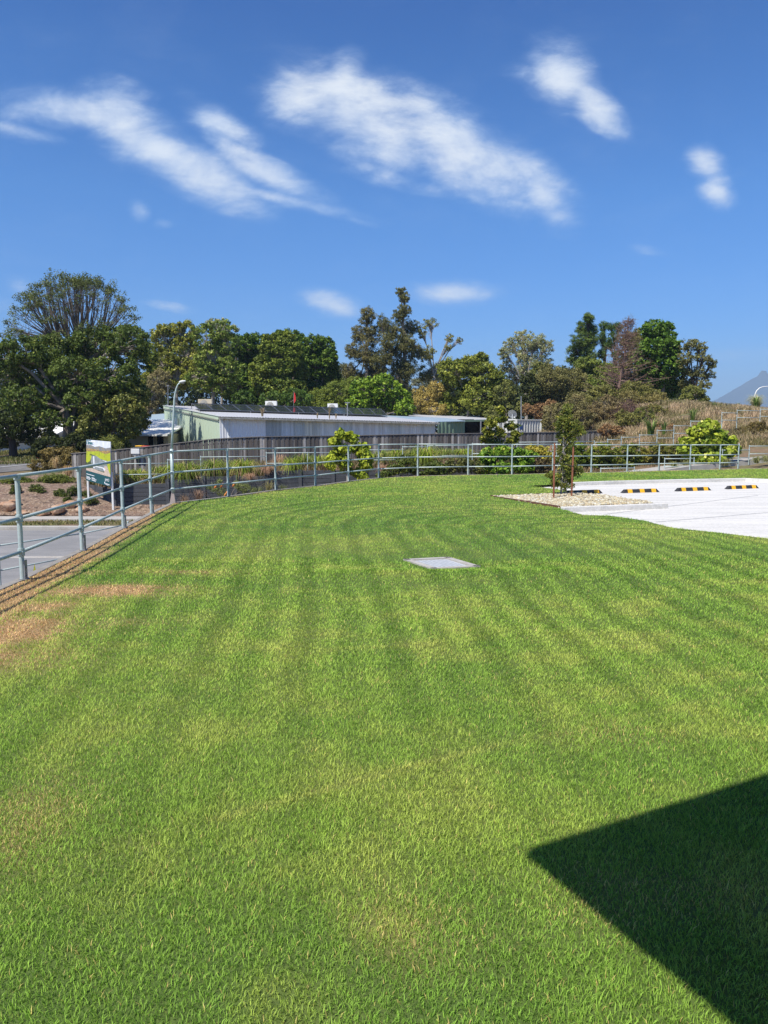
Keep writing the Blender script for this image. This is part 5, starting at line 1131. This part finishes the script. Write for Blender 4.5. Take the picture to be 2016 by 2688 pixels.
    tree('green scrub at the left foot of the bank above the groundcover', 1680, 54, [(1655,1105,28,24),(1690,1095,30,24),(1715,1110,24,22),(1670,1128,30,16)], ((.05, .06, .022), (.15, .16, .055)), leaf=.12, twigs=.8, gap=.2, tr=.05, group='bushes on the bank')
    for (u, Y, v, ru, rv, lab, cc_) in ((1605, 50.5, 1128, 34, 16, 'low brown green bush at the left end of the dry bank', G_BROWN), (1648, 52, 1098, 34, 22, 'olive bush low on the dry bank right of the red brush', ((.06, .065, .025), (.16, .16, .06))), (1725, 57, 1075, 30, 18, 'dull green bush on the upper left of the bank', ((.055, .06, .022), (.15, .14, .055))), (1775, 60, 1062, 26, 12, 'small dark bush at the foot of the tall dense green tree', G_DARK), (1745, 50, 1118, 22, 12, 'straw coloured bush between the big flax and the handrail steps', G_BROWN), (1840, 54, 1102, 22, 10, 'low olive bush halfway along the dry bank', G_OLIVE), (1915, 52, 1112, 30, 12, 'brown bush above the vine covered bank edge', G_BROWN)):
        tree(lab, u, Y, [(u - ru * .4, v, ru * .6, rv), (u + ru * .4, v + 3, ru * .6, rv * .8)], cc_, leaf=.12, twigs=.8, gap=.2, tr=.03, dens=1.1, dy=.4, name='bank_bush', group='bushes on the bank')
    tree('olive bushy tree screening the white house at left', 95, 58.5, [(60,1115,34,22),(105,1125,34,26),(90,1150,40,18),(130,1150,24,20),(20,1165,30,12)], ((.05, .06, .02), (.14, .15, .05)), leaf=.18, dens=1., gap=.3, tr=.1)
    tree('brown bush beside the white container', 1440, 72, [(1420,1080,25,22),(1445,1070,20,20),(1385,1075,16,16)], G_BROWN, leaf=.15, tr=.06, group='bushes on the bank')
    tree('scrubby green brown bush at the top of the bank', 1700, 62, [(1680,1070,40,32),(1720,1055,35,25),(1650,1050,30,25),(1705,1105,36,26)], ((.07, .065, .03), (.17, .15, .07)), leaf=.14, twigs=.8, gap=.2, tr=.07, group='bushes on the bank')
trees()

# ------------------------------------------------------------------ garden shrubs
def bush(label, u, Y, bl, cols, z=None, **k):
    p = W(u, 1200, Y); b = V3(p.x, Y, Tz(p.x, Y) if z is None else z)
    return plant(k.pop('name', 'garden_shrub'), label, k.pop('cat', 'shrub'), b, PX(Y, *bl, dy=k.pop('dy', .3)), cols, group=k.pop('group', None), **k)
def garden():
    Yq = dict(name='broadleaf_shrub', leaf=.19, dens=1.1, cr=.35, twigs=.6, tr=.035, bark=m_barkp, aspect=.75, shell=.2, fork=.3)
    bush('yellow green sapling shrub in two tall leafy stems before the wall, left one', 912, 30.6, [(893,1140,9,9),(880,1160,12,10),(905,1178,14,10),(885,1195,18,12),(872,1215,14,16),(905,1212,16,14),(912,1235,10,8)], ((.15, .22, .025), (.34, .39, .055)), z=-.4, **Yq)
    bush('yellow green leafy shrub beside the left one, reaching over the top rail', 950, 31, [(920,1150,16,12),(945,1180,20,14),(955,1200,20,14),(960,1220,14,10),(940,1240,14,8),(952,1250,8,8)], ((.15, .22, .025), (.34, .39, .055)), z=-.4, **Yq)
    bush('tall open magnolia like shrub above the palings with thin stem', 1314, 36, [(1315,1078,10,10),(1290,1110,16,12),(1315,1100,16,12),(1345,1120,16,12),(1280,1135,16,12),(1310,1135,18,12),(1355,1140,12,10),(1270,1155,14,10),(1300,1160,20,12),(1345,1160,16,10)], ((.05, .08, .012), (.22, .23, .04), (.34, .34, .10)), z=-.8, leaf=.17, dens=.9, gap=.3, cr=.35, twigs=.8, tr=.04, bark=m_barkp, aspect=.6, shell=.1, fork=.5, name='magnolia_shrub')
    bush('dense glossy green shrub under the magnolia like shrub', 1310, 35.5, [(1280,1195,26,18),(1320,1190,25,18),(1360,1195,26,18),(1275,1225,26,20),(1320,1228,32,18),(1370,1225,26,20),(1390,1200,18,16)], ((.05, .12, .015), (.18, .30, .04), (.40, .42, .10)), z=-.7, leaf=.17, dens=1.2, cr=.3, aspect=.6, tr=.03, shell=.4)
    bush('yellow variegated shrub right of the glossy green one', 1420, 37, [(1395,1178,18,10),(1425,1185,18,12),(1440,1200,16,12)], ((.22, .22, .04), (.42, .38, .10)), z=-.6, leaf=.15, tr=.03)
    bush('dark olive ground shrub behind the rails left of the magnolia', 1225, 35, [(1200,1215,30,14),(1240,1225,30,18),(1180,1232,28,14)], G_OLIVE, z=-.8, leaf=.12, tr=.03, dens=1.2)
    bush('dense dark green shrub behind the rails in the centre', 1070, 33.5, [(1030,1235,26,14),(1070,1225,30,18),(1110,1232,32,16),(1150,1230,28,18),(1010,1248,20,10),(1060,1205,24,12)], ((.03, .055, .014), (.12, .15, .04)), z=-.9, leaf=.12, tr=.03, dens=1.3)
    bush('grey brown twiggy shrub left of the pebble bed sapling', 1425, 36.5, [(1400,1222,26,14),(1430,1215,24,14),(1440,1232,22,12),(1405,1240,28,10)], ((.07, .06, .035), (.16, .13, .08)), z=-.7, leaf=.10, twigs=.9, tr=.02, dens=1.1)
    for k, (u, lab) in enumerate(((1500, 'low green groundcover mound nearest the sapling on the right'), (1570, 'low green groundcover mound behind the posts, second from the sapling'), (1640, 'low leafy groundcover mound in the middle of the right bed'), (1710, 'low olive groundcover mound under the spiky flax'), (1775, 'low green groundcover mound just left of the round yellow shrub'))):
        Yk = 40.5 + k * .5
        bush(lab, u, Yk, [(u - 22, 1205, 28, 16), (u + 18, 1200, 28, 18), (u, 1185, 30, 14), (u - 5, 1222, 34, 12), (u + 15, 1172, 22, 9)], (((.06, .11, .018), (.18, .23, .04)), ((.08, .12, .02), (.22, .24, .05)), ((.07, .11, .02), (.20, .22, .05)), ((.09, .11, .025), (.24, .22, .06)), ((.06, .08, .02), (.17, .18, .045)))[k], z=W(u, 1228, Yk).z, leaf=.12, dens=1.2, tr=.02, cat='ground cover', name='groundcover_mound', group='groundcover mounds in the right bed')
    bush('round yellow green large leafed shrub behind the right hand rails', 1860, 40.2, [(1858,1118,22,12),(1835,1135,26,14),(1875,1140,26,14),(1815,1158,24,14),(1860,1160,32,16),(1905,1160,26,14),(1805,1185,22,14),(1845,1190,34,16),(1895,1188,32,16),(1920,1180,18,14),(1860,1208,40,8)], ((.10, .17, .02), (.32, .38, .05), (.58, .60, .22)), z=W(1860, 1225, 40.2).z, leaf=.25, dens=1.2, cr=.3, aspect=.7, shell=.6, tr=.05, name='round_shrub', dy=.2)
    bush('brown green vine covered bank edge at the far right', 1985, 47, [(1950,1150,34,26),(1990,1140,32,34),(2030,1150,36,34),(1965,1180,36,14),(2010,1180,34,14)], ((.075, .06, .03), (.17, .14, .06)), z=W(1985, 1195, 47).z, leaf=.12, dens=1.3, tr=.03)
    # strappy clumps along the terrace
    Lc = ((.10, .16, .015), (.30, .36, .04), (.42, .33, .12)); Ld = ((.06, .10, .015), (.22, .27, .04), (.38, .30, .14)); i = 0
    spots = [(338,1268,34.6,.42,.95,'strappy green clump on the dark wall just right of the sign'),(365,1266,34.9,.42,.9,'strappy green clump on the wall right of the clump by the sign'),(418,1256,35.2,.4,.9,'strappy clump left of the lamp column on the wall'),(462,1255,35,.55,1.1,'bright strappy clump behind the lamp column'),(492,1256,34.9,.6,1.1,'arching strappy clump hanging over the wall right of the lamp'),
             (520,1246,35.6,.45,.7,'small grey green strappy clump between the two wall steps'),(562,1247,35.3,.6,1.15,'large bright strappy clump by the first post right of the lamp'),(640,1247,35.6,.58,1.1,'upright bright strappy clump left of the dry brown grass'),(616,1240,37,.4,.9,'narrow strappy clump behind the upright bright clump'),(765,1238,36,.45,1.0,'bright strappy clump right of the dry brown grass'),(795,1232,36.6,.55,1.1,'broad bright strappy clump near the middle of the wall'),(838,1230,37,.5,1.0,'strappy clump left of the yellow green shrubs'),
             (1000,1216,37.6,.55,.95,'strappy clump right of the yellow green shrubs'),(1040,1212,38,.55,.95,'grassy clump behind the centre rails'),(1080,1212,38,.55,.9,'grassy clump left of the drooping pale clump'),(1118,1214,37.2,.65,1.2,'pale drooping grass clump in the centre'),(1165,1204,39,.6,.8,'low grassy clump right of the drooping pale clump'),(1215,1200,39.5,.6,.7,'short grassy clump before the palings left of the magnolia')]
    for (u, v, Y, r, h, lab) in spots:
        strap('strappy_clump', lab, 'grass clump', W(u, v + 2, Y), r * 1.75, h * .98, 260, Lc if i % 2 else Ld, w=.034, group='strappy clumps on the wall terrace'); i += 1
    for (u, v, Y, r, h, lab) in ((700,1242,35.2,.7,.55,'dry brown grass tuft spilling over the wall step'),(735,1228,36.6,.6,.9,'tall dry brown grass tuft behind the fourth post right of the lamp'),(655,1258,34.6,.45,.4,'dry straw tuft hanging on the wall below the bright clumps'),(610,1236,38,.5,.6,'dry brown tuft behind the bright clumps'),(1010,1240,35.5,.6,.5,'reddish dry grass patch in the centre bed'),(1180,1225,36.5,.7,.4,'dry brown patch right of the pale drooping clump'),(1450,1195,41,.6,.8,'pale dry grass tuft behind the sapling')):
        strap('dry_tuft', lab, 'dry grass', W(u, v, Y), r, h, 170, ((.26, .15, .09), (.45, .30, .19)), w=.02, group='dry tufts in the garden beds')
    # weeds and grevillea just outside the lawn edge
    for (u, v, Y, r, h, lab, c) in ((485,1322,21.5,.25,.35,'small reddish weed just outside the lawn corner',((.16,.10,.06),(.24,.16,.10))),(520,1312,22.5,.4,.45,'reddish twiggy weed outside the rails right of the lamp',((.16,.09,.06),(.24,.16,.10))),(680,1296,25.5,.35,.35,'low green weed outside the rails between the second and third posts',((.07,.09,.03),(.16,.17,.06))),(705,1288,26.5,.4,.5,'yellowing grass tuft outside the third post right of the lamp',((.14,.13,.05),(.28,.24,.10))),(745,1290,27,.3,.35,'small green tuft right of the third post from the lamp',((.08,.1,.03),(.16,.17,.06)))):
        p = W(u, v, Y); strap('weed', lab, 'weed', p - V3(0, 0, .15), r, h + .15, 90, c, w=.014, droop=.4, group='weeds outside the lawn rails')
    e = bush('grey green grevillea with orange flowers outside the rails', 590, 23, [(560,1280,14,10),(585,1288,16,10),(640,1282,16,12),(625,1272,12,10),(655,1288,16,8),(575,1268,10,8)], ((.09, .12, .05), (.20, .23, .10)), z=-.9, leaf=.10, aspect=.15, dens=1.3, tr=.02, name='grevillea_shrub', dy=.25)
    for (u, v) in ((566,1278),(582,1275),(596,1293),(614,1273),(592,1298)):
        p = W(u, v, 22.7); m = MB(); m.tube([p - V3(.05, 0, .06), p, p + V3(.05, 0, .08)], [.012, .04, .01], 6); m.build('flower', mat('orange_petal', (.55, .22, .04), .6, noise=[(20, (.5, .12, .03), .4, .6, U1)]) if not bpy.data.materials.get('orange_petal') else bpy.data.materials['orange_petal'], e, smooth=True)
    # left bed ground shrubs
    for (u, v, ru, rv, lab) in ((45,1260,50,12,'low green shrub mat along the top of the left mulch bed'),(150,1258,55,14,'wide light green shrub mat in the left mulch bed'),(98,1284,24,16,'dark low shrub in the left mulch bed behind the second post'),(42,1285,16,16,'dark low shrub seen between the first two rails'),(160,1296,20,13,'small dark shrub uphill of the boulders'),(198,1292,24,18,'dark shrub left of the sign post'),(180,1312,18,10,'small flat dark shrub right above the boulders'),(242,1318,18,14,'dark shrub at the foot of the sign'),(-60,1275,40,16,'dark low shrub at the left edge of the mulch bed'),(228,1300,14,12,'small dark shrub just behind the sign post')):
        b = hitT(u, v + rv, 31); bush(lab, u, b.y, [(u - ru * .45, v, ru * .5, rv * .8), (u + ru * .4, v + 2, ru * .5, rv * .7), (u, v - rv * .3, ru * .5, rv * .7)], ((.035, .055, .018), (.11, .14, .04)) if v > 1270 else ((.06, .09, .02), (.17, .20, .05)), z=b.z, leaf=.085, dens=1.5, cr=.35, shell=.1, tr=.015, aspect=.35, cat='ground cover', name='groundcover_shrub', group='low shrubs in the mulch bed', fork=.3)
    bush('brown and straw weedy bush by the upper road below the tree', 165, 45, [(110,1222,34,16),(150,1215,34,22),(190,1212,30,26),(135,1190,30,14),(175,1188,26,14)], ((.08, .07, .03), (.24, .19, .08)), leaf=.12, tr=.02, dens=1.2, twigs=.8)
    bush('dark hedge mass at the base of the left trees', 150, 52, [(140,1170,50,22),(200,1165,40,26),(240,1175,34,24),(110,1185,26,14),(290,1185,30,16)], ((.015, .025, .01), (.05, .065, .02)), leaf=.16, tr=.04, dens=1.2)
    bush('spiky pale green plant beside the sign top', 283, 48, [(283,1165,20,16),(296,1185,14,14)], ((.08, .10, .03), (.22, .25, .08)), leaf=.5, aspect=.08, tr=.03, dens=.7)
    strap('straw_tuft', 'straw coloured tuft at the left end of the paling fence', 'dry grass', W(178, 1250, 41), .5, .8, 160, ((.35, .22, .10), (.55, .40, .22)), group='straw tufts by the paling fence'); strap('straw_tuft', 'straw coloured tuft in front of the weedy bush', 'dry grass', W(146, 1228, 42.5), .35, .9, 120, ((.35, .24, .10), (.5, .38, .2)), group='straw tufts by the paling fence')
    # boulders
    for k, (u, v, ru, rv, lab) in enumerate(((18,1336,24,15,'brown boulder at the left edge of the bed'),(38,1326,20,11,'orange topped boulder behind the first post'),(-20,1340,20,12,'grey boulder cut by the picture edge'),(113,1350,20,9,'flat pale boulder left of the big one'),(152,1343,24,14,'large rounded brown boulder in the row'),(186,1332,18,12,'brown boulder leaning on the large one'),(216,1342,22,12,'orange brown boulder at the right end of the row'),(60,1350,22,7,'low broken grey boulder between the first and second posts'))):
        b = hitT(u, v + rv * .7, 30.5); s = b.y / F; bm = bmesh.new(); bmesh.ops.create_icosphere(bm, subdivisions=3, radius=1); rs = np.random.default_rng(k); pl_ = [(Vector(rs.normal(size=3)).normalized(), rs.uniform(.62, .9)) for _ in range(9)]
        for vv in bm.verts:
            for n_, d_ in pl_:
                q = vv.co.dot(n_)
                if q > d_: vv.co -= n_ * (q - d_)
            vv.co = Vector((vv.co.x * ru * s, vv.co.y * ru * s * .8, vv.co.z * rv * s * 1.15))
        me = bpy.data.meshes.new('boulder'); bm.to_mesh(me); bm.free(); o = link('boulder', me, m_rock); o.location = b + V3(0, .0, rv * s * 1.15); o.rotation_euler = (0, 0, k * 1.3)
        tag(o, lab, 'boulder', 'boulders along the mulch bed')
    # flax and spiky plants on the slope
    for (u, v, Y, r, h, w, lab) in ((1708,1143,45.5,.75,1.2,.09,'large dark green flax with sword leaves above the stepped handrail'),(1742,1140,46,.35,.9,.07,'dark upright flax right of the large flax'),(1818,1112,52,.5,1.2,.06,'green spiky flax halfway up the dry bank'),(1880,1090,57,.55,1.15,.07,'upright flax fan near the crest of the bank'),(1936,1082,60,.25,.9,.05,'thin flax tuft at the crest'),(1983,1078,60,.45,1.3,.08,'dark flax fan in front of the pampas grass'),(1850,1085,58,.25,.6,.04,'small flax tuft left of the crest fan')):
        strap('flax_plant', lab, 'flax', W(u, v, Y), r, h, 46 if r > .4 else 26, ((.05, .09, .02), (.16, .22, .05)), w=w, droop=.25, group='flax plants on the bank')
    strap('pampas_grass', 'big pale feathery pampas clump on the crest at far right', 'pampas grass', W(1983, 1083, 61), .95, 1.7, 420, ((.22, .25, .08), (.50, .46, .28)), w=.03, droop=.35)
    for (u, v, Y, lab) in ((1800,1226,39.6,'grassy tuft below the round yellow shrub'),(1905,1222,39.4,'dark strappy tuft at the right of the round yellow shrub'),(1985,1216,39,'pale green strappy clump at the far right lawn edge'),(2010,1212,39.3,'second strappy clump touching the right picture edge'),(1768,1230,39,'thin grass tuft beside the ramp')):
        strap('edge_tuft', lab, 'grass clump', W(u, v, Y), .42, .5, 150, ((.10, .12, .04), (.28, .27, .11)), w=.022, group='tufts along the ramp')
    # dry grass over the bank (uncountable)
    n = 90000; u = rng.uniform(1380, 2150, n); Y = rng.uniform(44, 68, n); x = (u - CU) / F * Y; z = T(x, Y); keep = (fbm(x * .6, Y * .6, 3) > .30) & (z > -.2 + .02 * (Y - 44)); x, Y, z = x[keep], Y[keep], z[keep]; n = len(x)
    def dry(name, label, x, Y, z, h0, w0, ca, cb, cat='grass'):
        n = len(x); az = rng.random(n) * 6.28; h = h0 * (.5 + rng.random(n)); w = w0 * (.7 + .6 * rng.random(n)); ln_ = h * (.3 + .6 * rng.random(n)); fx = rng.random(n) * 3.14; P = np.empty((n, 5, 3), 'f'); sx, sy = np.cos(fx) * w / 2, np.sin(fx) * w / 2; ox, oy = np.cos(az) * ln_, np.sin(az) * ln_
        P[:, 0] = np.stack([x - sx, Y - sy, z - .05], 1); P[:, 1] = np.stack([x + sx, Y + sy, z - .05], 1); P[:, 2] = np.stack([x + sx + ox * .4, Y + sy + oy * .4, z + h * .7], 1); P[:, 3] = np.stack([x - sx + ox * .4, Y - sy + oy * .4, z + h * .7], 1); P[:, 4] = np.stack([x + ox, Y + oy, z + h], 1)
        b = np.arange(n)[:, None] * 5; Fi = np.concatenate([b + [0, 1, 2], b + [0, 2, 3], b + [3, 2, 4]], 1).reshape(-1, 3); t = np.clip(fbm(x * .9, Y * .9, 3) * 1.6 - .4 + .3 * rng.normal(size=n), 0, 1)[:, None]
        col = (np.array(ca) * (1 - t) + np.array(cb) * t) * (.7 + .6 * rng.random((n, 1))); tag(link(name, np_mesh(name, P.reshape(-1, 3), Fi, np.repeat(col, 5, 0), nper=3), m_leaf), label, cat, kind='stuff')
    dry('dry_bank_grass', 'tall dry pinkish straw grass covering the right hand bank', x, Y, z, .30, .026, (.22, .20, .075), (.68, .49, .31))
    n = 26000; u = rng.uniform(240, 1560, n); t = rng.random(n); xs2 = []; ys2 = []; zs2 = []
    gu = np.linspace(240, 1560, 60); WL = [wl(a) for a in gu]; PL = [pl(a) for a in gu]; k = np.clip(np.searchsorted(gu, u) - 1, 0, 58)
    A = np.array([p[:] for p in WL])[k]; B = np.array([p[:] for p in PL])[k]; Pp = A + (B - A) * t[:, None]; Pp[:, 0] += rng.normal(size=n) * .2
    kk = fbm(Pp[:, 0] * .8, Pp[:, 1] * .8, 3) > .38; Pp = Pp[kk]
    dry('terrace_grass', 'rough weedy grass and litter over the planted terrace', Pp[:, 0], Pp[:, 1], Pp[:, 2], .3, .03, (.10, .11, .03), (.34, .22, .13))
    n = 30000; x = rng.uniform(-7, 16, n); y = rng.uniform(27, 42, n); ok = ~inpoly(x, y, outline) & (dpoly(x, y, outline) > .25); x, y = x[ok], y[ok]; ok = fbm(x * .7, y * .7, 3) > .45; x, y = x[ok], y[ok]
    dry('verge_weeds', 'low weeds and straw on the strip between the rails and the wall', x, y, T(x, y), .16, .025, (.09, .10, .03), (.36, .24, .13))
    n = 26000; x = rng.uniform(-40, -8, n); y = rng.uniform(48, 66, n); ok = fbm(x * .5, y * .5, 3) > .4; x, y = x[ok], y[ok]
    dry('roadside_grass', 'thin roadside grass beyond the upper road', x, y, T(x, y), .16, .05, (.10, .12, .03), (.26, .23, .08))
    n = 5000; x = rng.uniform(-22, -5, n); y = rng.uniform(29.4, 31.0, n); ok = fbm(x * 1.2, y * 1.2, 3) > .45; x, y = x[ok], y[ok]
    dry('kerb_grass', 'patchy dry grass strip beside the lower kerb', x, y, 0 * x - 1.92, .07, .025, (.12, .14, .03), (.40, .32, .15))
garden()

# ------------------------------------------------------------------ far mountain and the second lamp
def mountain():
    D = 5200.; cx = W(1996, 1125, D).x; k = D / F; n = 150
    xs_ = np.linspace(-1900, 1900, n); ys_ = np.linspace(-1300, 1300, n); X, Y = np.meshgrid(xs_, ys_)
    r = np.hypot(X, Y * 1.25) * (1 + .10 * (fbm(X * .002 + 9, Y * .002, 3) - .5))
    px = r / k; prof = np.interp(px, [0, 6, 14, 24, 34, 60, 108, 136, 200, 300, 420, 700], [152, 150, 136, 131, 124, 108, 78, 62, 36, 16, 4, -6])
    ang = np.arctan2(Y, X); gul = np.abs(np.sin(ang * 7 + 2 * fbm(X * .0015, Y * .0015, 3) * 5)) * np.interp(px, [0, 20, 80, 300], [0, 4, 9, 3])
    Z = (prof - gul * .6 + (fbm(X * .01, Y * .01, 4) - .5) * 5) * k + H
    V = np.stack([(X + cx).ravel(), (Y + D).ravel(), Z.ravel()], 1); i = (np.arange(n - 1)[:, None] * n + np.arange(n - 1)).ravel()
    me = np_mesh('mountain', V, np.stack([i, i + 1, i + n + 1, i + n], 1)); me.polygons.foreach_set('use_smooth', [True] * len(me.polygons)); link('mountain', me, m_mount)['kind'] = 'structure'
mountain()
def lamp2():
    Y = 85.; e = empty('street_lamp', V3(W(1981, 1100, Y).x, Y, 2.), 'white curved street lamp beyond the crest at the far right', 'street lamp')
    pts = [W(u, v, Y) for u, v in ((1981, 1160), (1981, 1045), (1982, 1035), (1986, 1026), (1993, 1019), (2002, 1015.5), (2014, 1014.5), (2026, 1014))]
    m = MB(); m.tube(pts, [.085, .07, .065, .06, .055, .05, .045, .04], 10); m.build('pole', m_white, e, smooth=True); p = pts[-1]
    m = MB(); m.box(p + V3(.3, 0, .01), (.75, .28, .1)); m.build('lamp_head', m_white, e, bevel=.03)
lamp2()

# ------------------------------------------------------------------ veranda the picture is taken from (its roof corner shades the lawn)
def veranda():
    hh = 3.6; tip = Gd(1403, 2228, 0.02); cn = V3(tip.x - SX * hh, tip.y - SY * hh, hh)
    p1 = Gd(2016, 2038); e1 = (V3(p1.x, p1.y) - V3(tip.x, tip.y)).normalized(); e2 = V3(e1.y, -e1.x, 0); up = V3(0, 0, 1)
    e = empty('veranda', V3(cn.x, cn.y, 0) + e1 * 3 + e2 * 4, 'flat veranda roof corner casting the sharp shadow at lower right', 'veranda')
    A, B, Cc, D = cn, cn + e1 * 9, cn + e1 * 9 + e2 * 9, cn + e2 * 9
    quad('roof', [A + up * .05, B + up * .05, Cc + up * .05, D + up * .05], m_roof, e, .03)
    m = MB(); m.add([p + up * q for q in (-.02, -.035) for p in (A + e1 * .1 + e2 * .1, B - e1 * .1 + e2 * .1, Cc - e1 * .1 - e2 * .1, D + e1 * .1 - e2 * .1)], [(0, 1, 2, 3), (7, 6, 5, 4)]); m.build('soffit', m_white, e)
    for a, b, nm in ((A, B, 'fascia'), (A, D, 'fascia')):
        m = MB(); m.beam(a - up * .03, b - up * .03, .03, .10); m.build(nm, m_white, e)
    for s in (.6, 8.4):
        p = A + e1 * s + e2 * 4.6; m = MB(); m.box((p.x, p.y, hh / 2), (.12, .12, hh)); m.build('post', m_white, e)
    w0 = A + e1 * .6 + e2 * 6.4; w1 = A + e1 * 9 + e2 * 6.4; m = MB(); m.beam(V3(w0.x, w0.y, hh / 2), V3(w1.x, w1.y, hh / 2), .15, hh - .02); m.build('wall', m_cream, e)
    d0 = A + e1 * 3 + e2 * 6.3; d1 = A + e1 * 4 + e2 * 6.3; m = MB(); m.beam(V3(d0.x, d0.y, 1.25), V3(d1.x, d1.y, 1.25), .05, 2.1); m.build('door', m_green2, e)
    f = [A + e1 * .5 + e2 * 2.2, A + e1 * 9 + e2 * 2.2, A + e1 * 9 + e2 * 6.4, A + e1 * .5 + e2 * 6.4]; quad('floor', [V3(p.x, p.y, .3) for p in f], m_conc2, e, .32)
veranda()

# ------------------------------------------------------------------ haze: the air that turns the mountain blue
def haze():
    x0, x1, y0, y1, z0, z1 = -4600, 6200, -4600, 6700, -60, 432
    mb = MB(); mb.box(((x0 + x1) / 2, (y0 + y1) / 2, (z0 + z1) / 2), (x1 - x0, y1 - y0, z1 - z0))
    m = bpy.data.materials.new('haze'); m.use_nodes = True; t = m.node_tree; t.nodes.clear()
    v = N(t, 'ShaderNodeVolumePrincipled'); v.inputs['Color'].default_value = (.55, .75, 1.0, 1); v.inputs['Density'].default_value = .00021; v.inputs['Anisotropy'].default_value = .0
    o = N(t, 'ShaderNodeOutputMaterial'); t.links.new(v.outputs[0], o.inputs['Volume']); mb.build('haze', m)['kind'] = 'stuff'
haze()
